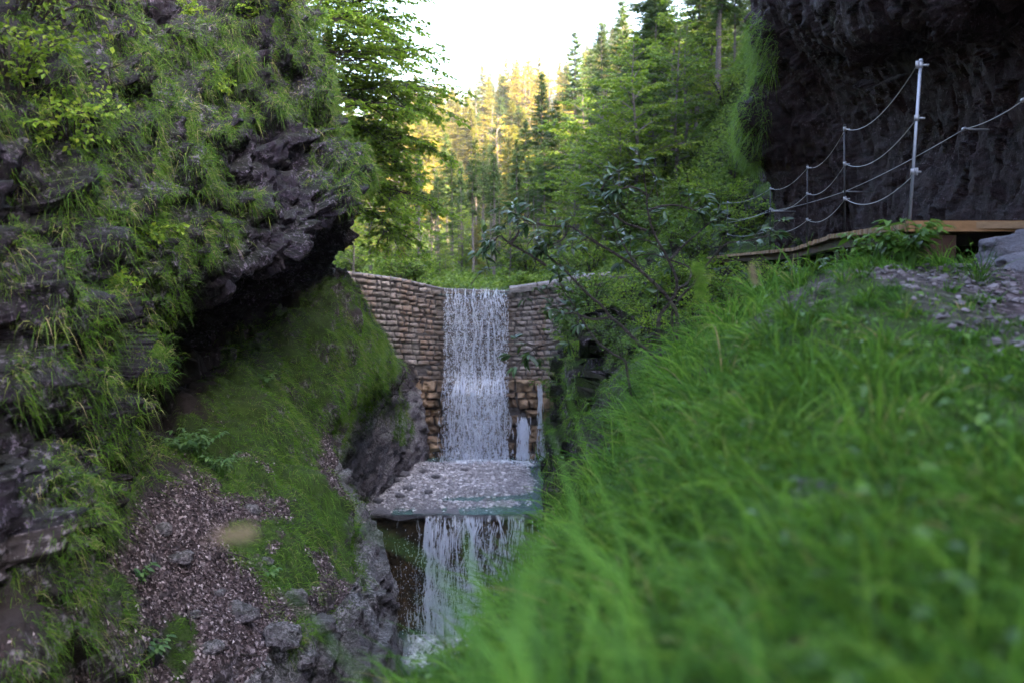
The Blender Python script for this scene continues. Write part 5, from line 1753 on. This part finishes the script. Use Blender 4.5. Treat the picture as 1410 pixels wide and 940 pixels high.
herb('broadleaf_herb', gz(1252, 360, 6.2), .29, .22, 18, .105, .42, M['herb'], 'broad leaved green herb standing at the foot of the bright railing post', seed=621)
herb('broadleaf_herb', gz(1200, 350, 6.6), .24, .22, 12, .10, .4, M['herb'], 'lower broad leaved herb left of the one at the railing post', seed=622)
herb('broadleaf_herb', gz(1130, 320, 8.2), .45, .28, 10, .10, .4, M['glossy'], 'dark leafy sprig poking up before the boardwalk edge', seed=623)


def on_left(px, py):
    """nearest visible point of the left wall or bank under a photo pixel"""
    d = (lpx - px) ** 2 + (lpy - py) ** 2
    cand = d < 9
    if not cand.any(): cand = d <= d.min() + 1
    Yv = np.where(cand, LG[..., 1], 1e9)
    i = np.unravel_index(np.argmin(Yv), Yv.shape)
    return LG[i], LN[i]


M['seedling'] = leaf_mat('blue green seedling leaves', [(0.0, (.03, .075, .03)), (.5, (.06, .14, .05)), (1.0, (.11, .2, .06))], .35, .5, .3)
SEED = [(275, 632, .34, .38, 16, 'blue-green seedling spreading over the turf below the hollow, largest of its kind'), (305, 655, .24, .26, 10, 'seedling just below the largest blue-green one'),
        (250, 625, .2, .24, 9, 'seedling left of the largest blue-green one'), (365, 528, .12, .2, 7, 'low seedling under the pale stone at the hollow'), (205, 905, .15, .16, 7, 'round leaved plant on the scree near the lower left edge'),
        (375, 796, .1, .1, 5, 'small round leaved plant on the mossy shoulder above the pale rock'), (195, 800, .12, .12, 5, 'pale seedling at the upper edge of the scree')]
for i, (px, py, h, sp, n, lb_) in enumerate(SEED):
    P, N_ = on_left(px, py)
    herb('seedling', tuple(P), h, sp, n, .07, .5, M['seedling'], lb_, 'seedling', 'seedlings on the left bank', 630 + i)

# leafy shrublets on the rock wall
SPRIG = [(40, 25, .8, 12, 'bright shrublet in the topmost corner of the left wall'), (20, 110, .6, 10, 'leafy shrublet on the wall under the topmost one'), (95, 190, .5, 8, 'shrublet with flat sprays hanging from the mossy wall edge'),
         (250, 22, .35, 7, 'small shrublet in the dark cleft at the top of the wall'), (310, 100, .3, 6, 'small leafy sprig among grass under the dark cleft'), (345, 30, .35, 7, 'sprig beside the dark cleft, nearer the beech'), (300, 120, .25, 5, 'tiny sprig hanging over the wall grass'), (205, 330, .3, 6, 'sprig rooted in the wall above the round grass clump'), (150, 395, .25, 5, 'sprig in the bare rock left of the round grass clump'), (390, 15, .6, 10, 'leafy shrublet where the wall top meets the beech')]
for i, (px, py, s, n, lb_) in enumerate(SPRIG):
    P, N_ = on_left(px, py)
    m_ = bush_meshes(650 + i, 1.0, .8, 'leaf_bright', .05 / s * .9, n, 10)
    root = place('shrublet', m_, ('stems', 'foliage'), tuple(P - N_ * .03), s, float(r.uniform(0, 6)), lb_, 'shrublet', 'shrublets on the left wall')
    root.rotation_euler = Vector(N_ * .8 + np.array([0, 0, .8])).to_track_quat('Z', 'Y').to_euler()

tw = MB()
P, N_ = on_left(140, 95)
a, b = P, at(186, 70, P[1] - .3)
tw.tube(catmull(np.array([a, (a + b) / 2 + np.array([0, 0, -.05]), b]), 8, 0), np.linspace(.006, .003, 8), 5)
tag(tw.build('dead_twig', M['twig']), 'bare dead twig sticking out of the mossy wall', 'twig')
# ------------------------------------------------------------------ grass
M['grass'] = leaf_mat('bank grass', [(0.0, (.010, .036, .009)), (.35, (.034, .105, .016)), (.7, (.088, .215, .027)), (.90, (.15, .28, .04)), (.96, (.20, .20, .07)), (1.0, (.27, .21, .11))], .4, .55, .12)
M['wall_grass'] = leaf_mat('wall grass', [(0.0, (.022, .058, .009)), (.35, (.055, .13, .015)), (.7, (.115, .215, .025)), (.85, (.19, .23, .05)), (.93, (.28, .24, .12)), (1.0, (.38, .31, .19))], .35, .55, .2)
M['turf'] = leaf_mat('short turf', [(0.0, (.018, .052, .007)), (.45, (.05, .125, .012)), (.8, (.13, .25, .028)), (.93, (.19, .22, .055)), (1.0, (.27, .23, .11))], .3, .6, .15)


def surf_sample(G, N, wgt, n):
    """n random spots on a grid surface, chosen in proportion to area x weight"""
    du = np.linalg.norm(np.gradient(G, axis=0), axis=-1)
    dv = np.linalg.norm(np.gradient(G, axis=1), axis=-1)
    p = (du * dv * wgt).ravel()
    p /= p.sum()
    i = rng.choice(p.size, n, p=p)
    a, b = np.unravel_index(i, G.shape[:2])
    fa, fb = rng.random(n) - .5, rng.random(n) - .5
    ga, gb = np.gradient(G, axis=0), np.gradient(G, axis=1)
    return G[a, b] + ga[a, b] * fa[:, None] + gb[a, b] * fb[:, None], N[a, b]


# -- clumps hanging on the left wall
wgt = wallgrass * np.where(LG[..., 1] < 2, .2, 1) * (LG[..., 2] < 9) * (LN[..., 2] > -.6)
mb = MB()
NC = 12500
C, CNr = surf_sample(LG, LN, wgt, NC)
per = 40
root = np.repeat(C, per, 0)
nn = np.repeat(CNr, per, 0)
j = rng.normal(0, .055, root.shape)
j -= nn * (j * nn).sum(1)[:, None]
root = root + j - nn * .03
d = nn * .7 + np.array([0, 0, .5]) + rng.normal(0, .5, root.shape) + j * 6
sz = np.repeat(rng.uniform(.6, 1.35, NC), per)
L = rng.uniform(.05, .15, len(root)) * sz
clr = np.repeat(rng.normal(0, .12, NC), per)
under = rng.random(len(root))
blade_mesh(mb, root, d, L, rng.uniform(.0035, .0065, len(root)) * (.6 + root[:, 1].clip(4, 20) / 14), rng.uniform(.5, 1.6, len(root)), (rng.random(len(root)) ** 1.25 * .92 + clr).clip(0, 1), 3)
tag(mb.build('grass', M['wall_grass'], smooth=False), 'tufts of green and straw coloured grass hanging on the left rock wall', 'grass', kind='stuff')

# -- turf on the left bank
tw_ = turfL * (LK > 7.2) * (LG[..., 1] > 6)
mb = MB()
n = 110000
C, CNr = surf_sample(LG, LN, tw_, n)
lean = np.stack([fbm(C * 3.5, 2, 741), fbm(C * 3.5, 2, 742), 0 * C[:, 0]], -1)
d = CNr * .7 + np.array([.1, -.1, .4]) + 1.1 * lean + rng.normal(0, .38, C.shape)
L = rng.uniform(.05, .16, n) * (1 + .8 * fbm(C * 4, 2, 705)).clip(.35, 2)
blade_mesh(mb, C - CNr * .01, d, L, rng.uniform(.003, .0055, n) * (.5 + C[:, 1] / 14), rng.uniform(.4, 1.2, n), (rng.random(n) * .92 + .35 * fbm(C * 2.2, 3, 707)).clip(0, 1), 3)
n = 9000
C, CNr = surf_sample(LG, LN, (1 - turfL) * ((LK > 8.0) & (LK < 10.6)) * ((LG[..., 1] > 6) & (LG[..., 1] < 17)) * sstep(.1, .5, fbm(LG * 1.7, 3, 745)), n)
blade_mesh(mb, C, CNr * .6 + np.array([0, 0, .5]) + rng.normal(0, .5, C.shape), rng.uniform(.05, .16, n), rng.uniform(.003, .006, n), rng.uniform(.4, 1.3, n), rng.random(n), 3)
# ragged skirts where the turf overhangs the rock
ed = turfL * ((LK > 8.6) & (LK < 9.9)) * (LG[..., 1] > 8)
n = 16000
C, CNr = surf_sample(LG, LN, ed, n)
blade_mesh(mb, C, CNr + np.array([0, 0, .2]) + rng.normal(0, .4, C.shape), rng.uniform(.10, .22, n), rng.uniform(.004, .007, n), rng.uniform(.9, 1.8, n), rng.random(n), 4)
tag(mb.build('turf', M['turf'], smooth=False), 'short dense turf on the sloping left bank', 'turf', kind='stuff')

# -- leaf litter on the scree
M['litter'] = leaf_mat('fallen leaves', [(0.0, (.02, .014, .015)), (.45, (.055, .038, .042)), (.8, (.14, .105, .115)), (1.0, (.36, .31, .33))], 0, .7, .3)
lw = (1 - turfL) * litL * (LK < 10.4)
n = 52000
C, CNr = surf_sample(LG, LN, lw, n)
mb = MB()
d = rng.normal(0, 1, C.shape)
d -= CNr * (d * CNr).sum(1)[:, None]
Ll = rng.uniform(.012, .045, n)
diamond_mesh(mb, C + CNr * rng.uniform(.002, .02, n)[:, None], d + CNr * rng.normal(0, .25, n)[:, None], CNr + rng.normal(0, .35, C.shape), Ll, Ll * .6, rng.random(n), .25)
tag(mb.build('leaf_litter', M['litter'], smooth=False), 'pale dead leaves littering the scree below the turf', 'leaf litter', kind='stuff')

SC = [(250, 770, .16), (330, 845, .22), (385, 880, .26), (290, 890, .14), (410, 820, .18), (225, 730, .12), (345, 700, .13), (440, 860, .24), (300, 815, .1), (365, 770, .11), (265, 845, .1), (420, 905, .2)]
SCW = ['upper left of the scree', 'middle of the scree, half sunk in leaves', 'lower right part of the scree', 'lower left of the scree by the green weeds', 'scree under the mossy shoulder', 'scree close to the dark wall', 'scree just under the largest seedling', 'edge of the scree above the pale wet rock', 'centre of the scree, the smallest of its kind', 'scree below the tan seed head', 'left half of the scree among pale leaves', 'lowest corner of the scree beside the pale wet rock']
for (px, py, s), wh in zip(SC, SCW):
    P, N_ = on_left(px, py)
    boulder('scree_stone', tuple(P + N_ * s * .08), (s * 1.2, s, s * .7), float(px), M['rock_pale'], 'angular stone at the ' + wh, rz=float(py))
for k_ in ('scree_stone',):
    for o_ in bpy.data.objects:
        if o_.name.startswith(k_): o_['category'] = 'stone'; o_['group'] = 'stones on the scree'
for (px, py, qx, qy, wh) in [(300, 760, 350, 775, 'across the upper scree'), (380, 840, 420, 815, 'towards the mossy shoulder'), (240, 820, 262, 868, 'down the left side of the scree'), (330, 900, 385, 905, 'along the lowest scree')]:
    P, N_ = on_left(px, py); Q_, N2 = on_left(qx, qy)
    tw = MB()
    tw.tube(catmull(np.array([P + N_ * .03, (P + Q_) / 2 + N_ * .06, Q_ + N2 * .03]), 9, 0), np.linspace(.009, .004, 9), 6)
    tag(tw.build('fallen_twig', M['twig']), 'bare fallen twig lying ' + wh, 'twig', 'fallen twigs')

# -- the near bank
zr = turfR
gn = fbm(RG * 1.1, 3, 711)
near_w = 1 / (.25 + RG[..., 1].clip(.2) ** 1.75) * sstep(13, 8.5, RG[..., 1])
rw = zr * near_w * sstep(-.6, .1, gn + .4) * (RG[..., 1] > .25) * (rpx > -300) * (rpx < np.interp(RG[..., 1], [.3, 2, 3], [4200, 2400, 1750]))
mb = MB()
n = 165000
C, CNr = surf_sample(RG, RN, rw, n)
yy = C[:, 1]
d = np.array([-.15, -.05, 1.0]) + CNr * .25 + rng.normal(0, .42, C.shape) * np.array([1, 1, .5])
tall = .7 + .6 * fbm(C * 1.3, 3, 713).clip(-.6, .8)
L = rng.uniform(.08, .26, n) * tall * (1 - .55 * sstep(.95, 1.5, C[:, 0] - .12 * (yy - 3)) * sstep(1.6, 2.4, yy) * sstep(6.2, 5.2, yy)) * np.interp(yy, [0, 1.2, 3, 8, 20], [.55, .75, 1, 1, .9])
straw = sstep(.1, .5, fbm(C * np.array([.9, .7, 1]), 3, 717)) * .2
blade_mesh(mb, C - np.array([0, 0, .01]), d, L, rng.uniform(.0032, .007, n) * np.interp(yy, [0, 2, 8, 25], [.9, 1, 1.5, 3.2]), rng.uniform(.25, 1.1, n), (rng.random(n) * .88 + straw * rng.random(n) ** .5).clip(0, 1), 4)
low = lambda P: 1 - .6 * sstep(.95, 1.5, P[:, 0] - .12 * (P[:, 1] - 3)) * sstep(1.6, 2.4, P[:, 1]) * sstep(6.2, 5.2, P[:, 1])
NT_ = 2300
C, CNr = surf_sample(RG, RN, rw * (RG[..., 1] < 9), NT_)
per = 44
root = np.repeat(C, per, 0)
sp = rng.normal(0, 1, root.shape) * np.array([1, 1, 0])
far_ = np.repeat(np.interp(C[:, 1], [0, 1.2, 3, 9], [.45, .7, 1, 1.1]), per)
sz = np.repeat(rng.uniform(.6, 1.25, NT_), per)
lean = np.repeat(rng.normal(0, .35, (NT_, 3)) * np.array([1, 1, 0]) + np.array([-.22, -.12, 0]), per, 0)
d = unit(sp) * rng.uniform(.1, .75, len(root))[:, None] + np.array([0, 0, 1.0]) + lean
clr = np.repeat(rng.normal(-.02, .2, NT_), per)
blade_mesh(mb, root + sp * .018 - np.array([0, 0, .01]), d, rng.uniform(.22, .56, len(root)) * sz * far_ * low(root), rng.uniform(.0035, .0075, len(root)) * np.interp(root[:, 1], [0, 2, 8], [.9, 1, 1.5]), rng.uniform(.35, 1.25, len(root)), (rng.random(len(root)) ** 1.1 * .86 + clr).clip(0, 1), 5)
# long arching blades along the crest and close to the lens
n = 5200
C, CNr = surf_sample(RG, RN, zr * near_w * (RG[..., 1] > .7) * (RG[..., 1] < 5) * np.exp(-((RG[..., 0] - .15 - .06 * RG[..., 1]) / .5) ** 2), n)
d = np.array([-.45, -.1, 1.0]) + rng.normal(0, .45, C.shape) * np.array([1, 1, .4])
blade_mesh(mb, C, d, rng.uniform(.22, .48, n), rng.uniform(.004, .008, n), rng.uniform(.35, 1.0, n), rng.random(n) * .9, 6)
n = 1500
cw = np.exp(-((rpx - np.interp(rpy, [330, 420, 540, 700, 940], [1115, 1000, 880, 800, 740])) / 55) ** 2) * (RG[..., 1] > 1) * (RG[..., 1] < 8) * zr
C, CNr = surf_sample(RG, RN, cw * near_w, n)
d = np.array([-.3, -.05, 1.0]) + rng.normal(0, .42, C.shape) * np.array([1, 1, .3])
blade_mesh(mb, C, d, rng.uniform(.32, .6, n) * np.interp(C[:, 1], [1, 3], [.6, 1]), rng.uniform(.004, .007, n) * np.interp(C[:, 1], [1, 6], [1, 1.5]), rng.uniform(.3, .8, n), (.4 + .55 * rng.random(n)), 6)
LONG = [((720, 935, 1.2), (655, 800), (640, 720), .010), ((760, 940, 1.3), (790, 720), (770, 640), .010), ((700, 940, 1.0), (655, 880), (560, 850), .010), ((830, 900, 1.5), (790, 690), (745, 560), .009), ((740, 940, 1.1), (735, 870), (738, 790), .011),
        ((650, 940, .9), (600, 900), (540, 870), .008), ((860, 760, 1.8), (800, 600), (770, 500), .006), ((900, 760, 1.9), (860, 590), (800, 560), .007), ((690, 940, 1.1), (720, 780), (700, 730), .008), ((800, 940, 1.2), (820, 820), (850, 760), .010), ((960, 700, 2.2), (940, 600), (905, 560), .007),
        ((640, 940, 1.3), (660, 850), (690, 800), .007), ((880, 940, 1.0), (850, 800), (800, 740), .010), ((930, 940, 1.0), (980, 800), (960, 720), .010), ((1030, 940, .9), (1020, 850), (1060, 790), .008)]
for _ in range(24):
    Yl = float(rng.uniform(.75, 1.5))
    x0 = float(rng.uniform(650, 1060)); y0 = 940
    lx = float(rng.normal(-60, 70)); hy = float(rng.uniform(90, 270))
    LONG.append(((x0, y0, Yl), (x0 + lx * .4, y0 - hy * .65), (x0 + lx * 1.3, y0 - hy), float(rng.uniform(.005, .011))))
for (a, m_, e, wd) in LONG:
    Y = a[2]
    p0, p1, p2 = at(a[0], a[1], Y), at(m_[0], m_[1], Y + .05), at(e[0], e[1], Y + .12)
    P = catmull(np.array([p0 + np.array([0, 0, -.12]), p0, p1, p2]), 14, 0)
    t = np.linspace(0, 1, 14)
    w_ = wd * (1 - t) ** .6
    A = P + np.array([1, .25, .1]) * w_[:, None] * .5
    B_ = P - np.array([1, .25, .1]) * w_[:, None] * .5
    V = np.stack([A, B_], 1).reshape(-1, 3)
    mb.add(V, [[2 * k, 2 * k + 1, 2 * k + 3, 2 * k + 2] for k in range(13)], rnd=float(rng.uniform(.2, .72)))
tag(mb.build('grass', M['grass'], smooth=False), 'long fresh grass covering the near right bank', 'grass', kind='stuff')

# clover and small herbs between the blades of the near bank
mb = MB()
n = 1500
C, CNr = surf_sample(RG, RN, zr * near_w * (RG[..., 1] > .9) * (RG[..., 1] < 14) * (rpx < 1700), n)
Ll = rng.uniform(.02, .05, n)
leaf_mesh(mb, C + np.array([0, 0, 1]) * rng.uniform(.04, .16, n)[:, None], rng.normal(0, 1, C.shape) * np.array([1, 1, .3]), np.array([0, -.3, 1]) + rng.normal(0, .3, C.shape), Ll, Ll * .6, rng.random(n))
tag(mb.build('ground_herbs', M['herb']), 'small round leaves growing among the near grass', 'ground cover', kind='stuff')

# mossy skin of the bank beside the stream
mb = MB()
rw = ((RG[..., 1] > 8) & (RG[..., 1] < 31)) * (.15 + turfR) * sstep(-.3, .25, fbm(RG * .9, 3, 722) + .35 * (RN[..., 2] - .4)) * (rpx > 700) * (rpx < 1100) / (1 + RG[..., 1] * .08) * sstep(-.35, .15, fbm(RG * 1.3, 3, 721))
n = 95000
C, CNr = surf_sample(RG, RN, rw, n)
blade_mesh(mb, C, CNr * .7 + np.array([0, 0, .5]) + rng.normal(0, .45, C.shape), rng.uniform(.06, .2, n), rng.uniform(.005, .008, n) * (.5 + C[:, 1] / 20), rng.uniform(.6, 1.7, n), (rng.random(n) * .85 + .2 * fbm(C, 3, 723)).clip(0, 1), 4)
tag(mb.build('turf', M['wall_grass'], smooth=False), 'shaggy grass on the steep right bank beside the stream', 'turf', kind='stuff')

# grass on the ledges outside the undercut cliff
mb = MB()
cpx, cpy = pix(CG)
LED = [(1048, 70, 24, 50), (1036, 140, 24, 60), (1030, 195, 20, 45)]
rw = sstep(-.3, .3, ell(cpx, cpy, LED) + .3 * fbm(CG * 2, 2, 731)) * (CG[..., 1] > 19.5) + .25 * sstep(.1, .4, fbm(CG * .8, 3, 733)) * (CG[..., 1] > 25)
n = 26000
C, CNr = surf_sample(CG, CN, rw, n)
blade_mesh(mb, C, CNr * .8 + np.array([0, 0, .5]) + rng.normal(0, .4, C.shape), rng.uniform(.12, .34, n), rng.uniform(.009, .016, n), rng.uniform(.8, 1.8, n), rng.random(n) * .8, 4)
rw = ((FG[..., 1] < 48) & (FG[..., 0] > 2.2) & (FG[..., 0] < 13)) * sstep(-.2, .3, fbm(FG * .7, 3, 735))
n = 30000
C, CNr = surf_sample(FG, FN, rw, n)
blade_mesh(mb, C, CNr * .6 + np.array([0, 0, .7]) + rng.normal(0, .4, C.shape), rng.uniform(.2, .5, n), rng.uniform(.015, .028, n), rng.uniform(.7, 1.6, n), rng.random(n) * .8, 4)
M['ledge'] = leaf_mat('ledge grass', [(0.0, (.04, .10, .010)), (.6, (.12, .24, .025)), (1.0, (.24, .33, .06))], .4, .5, .2)
tag(mb.build('grass', M['ledge'], smooth=False), 'bright long grass on the ledges outside the undercut cliff', 'grass', kind='stuff')

# seed heads out of focus near the lens
M['seed'] = leaf_mat('grass seed head', [(0.0, (.16, .11, .08)), (1.0, (.34, .26, .2))], .3, .7, .2)


def seed_head(px, py, Y, size, foot, label, mat='seed', ang=0.0, dens=160):
    top = at(px, py, Y)
    ft = at(foot[0], foot[1], Y * .97)
    root = tag(empty('seed_head', tuple(ft)), label, 'seed head', 'blurred seed heads')
    sb, hb = MB(), MB()
    P = catmull(np.array([ft - ft, (top - ft) * .6 + np.array([-.01, 0, .015]), top - ft]), 10, 0)
    sb.tube(P, np.linspace(.0014, .0008, 10), 5)
    t = rng.random(dens)
    ax = unit(np.array([math.cos(ang), 0, math.sin(ang)]))
    c = P[-1] + ax * ((t - .5) * size)[:, None] + rng.normal(0, size * .09, (dens, 3))
    Lz = rng.uniform(.1, .2, dens) * size
    diamond_mesh(hb, c, ax + rng.normal(0, .5, c.shape), rng.normal(0, 1, c.shape), Lz, Lz * .4, rng.random(dens), .2)
    sb.build('stalk', M['grass'], root)
    hb.build('spikelets', M[mat], root, smooth=False)


seed_head(320, 735, .95, .040, (520, 960), 'pale brown grass head blurred in front of the scree', ang=.1)
seed_head(1037, 380, 2.6, .05, (1052, 470), 'whitish seed head rising from the grass crest', ang=1.8)
seed_head(962, 388, 2.6, .10, (990, 520), 'pale green grass spike in front of the glossy shrub', 'turf', ang=1.6)

# odd stones and a rusty leaf between the near blades
for (px, py, Y, s, lb_) in [(1112, 862, 1.15, .09, 'pale stone lying in the near grass by the rusty leaf'), (1130, 655, 2.3, .12, 'lilac grey stone half hidden in the middle of the near grass'), (1215, 925, 1.0, .07, 'dark reddish stone under the rusty leaf at the foot of the near grass')]:
    P = at(px, py, Y)
    boulder('bank_stone', (P[0], Y, float(zright(P[0], Y)) + .015), (s, s * .8, s * .6), px * .37, M['boulder'], lb_)
P = at(1195, 905, 1.0)
mb = MB()
leaf_mesh(mb, np.array([[P[0], 1.0, float(zright(P[0], 1.0)) + .13]]), np.array([[.8, .2, .1]]), np.array([[0, -.5, 1.0]]), np.array([.08]), np.array([.05]), np.array([.5]))
M['rust'] = leaf_mat('rusty dead leaf', [(0.0, (.22, .07, .03)), (1.0, (.30, .10, .04))], .2, .6, .2)
tag(mb.build('fallen_leaf', M['rust']), 'rusty dead leaf caught low in the near grass', 'leaf')
# ------------------------------------------------------------------ the damp air of the gorge
HZ = MB()
HZ.box((0, 172, 48), (560, 404, 126))
hz = tag(HZ.build('haze', None, smooth=False), kind='stuff', label='faint damp haze filling the valley')
kz = NT('valley haze')
pv_ = kz.n('ShaderNodeVolumePrincipled')
pv_.inputs['Color'].default_value = (.82, .84, 1, 1)
pv_.inputs['Density'].default_value = .00032
pv_.inputs['Anisotropy'].default_value = .2
kz.l(pv_.outputs[0], kz.out.inputs['Volume'])
hz.data.materials.append(kz.m)

# ------------------------------------------------------------------ camera, sky, sun
cam = bpy.data.cameras.new('camera')
camo = bpy.data.objects.new('camera', cam)
col.objects.link(camo)
camo.location = (0, 0, 0)
camo.rotation_euler = (math.pi / 2 - PITCH, 0, 0)
cam.sensor_width = 36
cam.lens = 36 * FOC / 1410
cam.clip_start = .05
cam.clip_end = 2000
cam.dof.use_dof = True
cam.dof.focus_distance = 11
cam.dof.aperture_fstop = 1.8
scene.camera = camo

SUN_AZ, SUN_EL = math.radians(118), math.radians(34)   # azimuth clockwise from +Y (the view direction)
world = bpy.data.worlds.new('World')
scene.world = world
world.use_nodes = True
wn = world.node_tree
wn.nodes.clear()
sky = wn.nodes.new('ShaderNodeTexSky')
sky.sky_type = 'NISHITA'
sky.sun_disc = False
sky.sun_elevation = SUN_EL
sky.sun_rotation = SUN_AZ
sky.air_density = 1.0
sky.dust_density = 6.0
sky.ozone_density = 1.0
bg = wn.nodes.new('ShaderNodeBackground')
bg.inputs['Strength'].default_value = .15
wo = wn.nodes.new('ShaderNodeOutputWorld')
wn.links.new(sky.outputs[0], bg.inputs['Color'])
wn.links.new(bg.outputs[0], wo.inputs['Surface'])

sun = bpy.data.lights.new('sun', 'SUN')
sun.energy = 5.0
sun.angle = math.radians(.5)
sun.color = (1, .72, .42)
suno = bpy.data.objects.new('sun', sun)
col.objects.link(suno)
dvec = Vector((math.sin(SUN_AZ) * math.cos(SUN_EL), math.cos(SUN_AZ) * math.cos(SUN_EL), math.sin(SUN_EL)))
suno.rotation_euler = dvec.to_track_quat('Z', 'Y').to_euler()
suno.location = dvec * 60

vs = scene.view_settings
vs.view_transform = 'Standard'
vs.look = 'None'
vs.exposure = 3.8
vs.gamma = 1
vs.use_curve_mapping = False
scene.display_settings.display_device = 'sRGB'
cy = scene.cycles
cy.use_denoising = True
cy.max_bounces = 9
cy.diffuse_bounces = 7
cy.glossy_bounces = 2
cy.transmission_bounces = 4
cy.transparent_max_bounces = 16
cy.caustics_reflective = False
cy.caustics_refractive = False
cy.sample_clamp_indirect = 6
cy.use_adaptive_sampling = True
cy.adaptive_threshold = .015
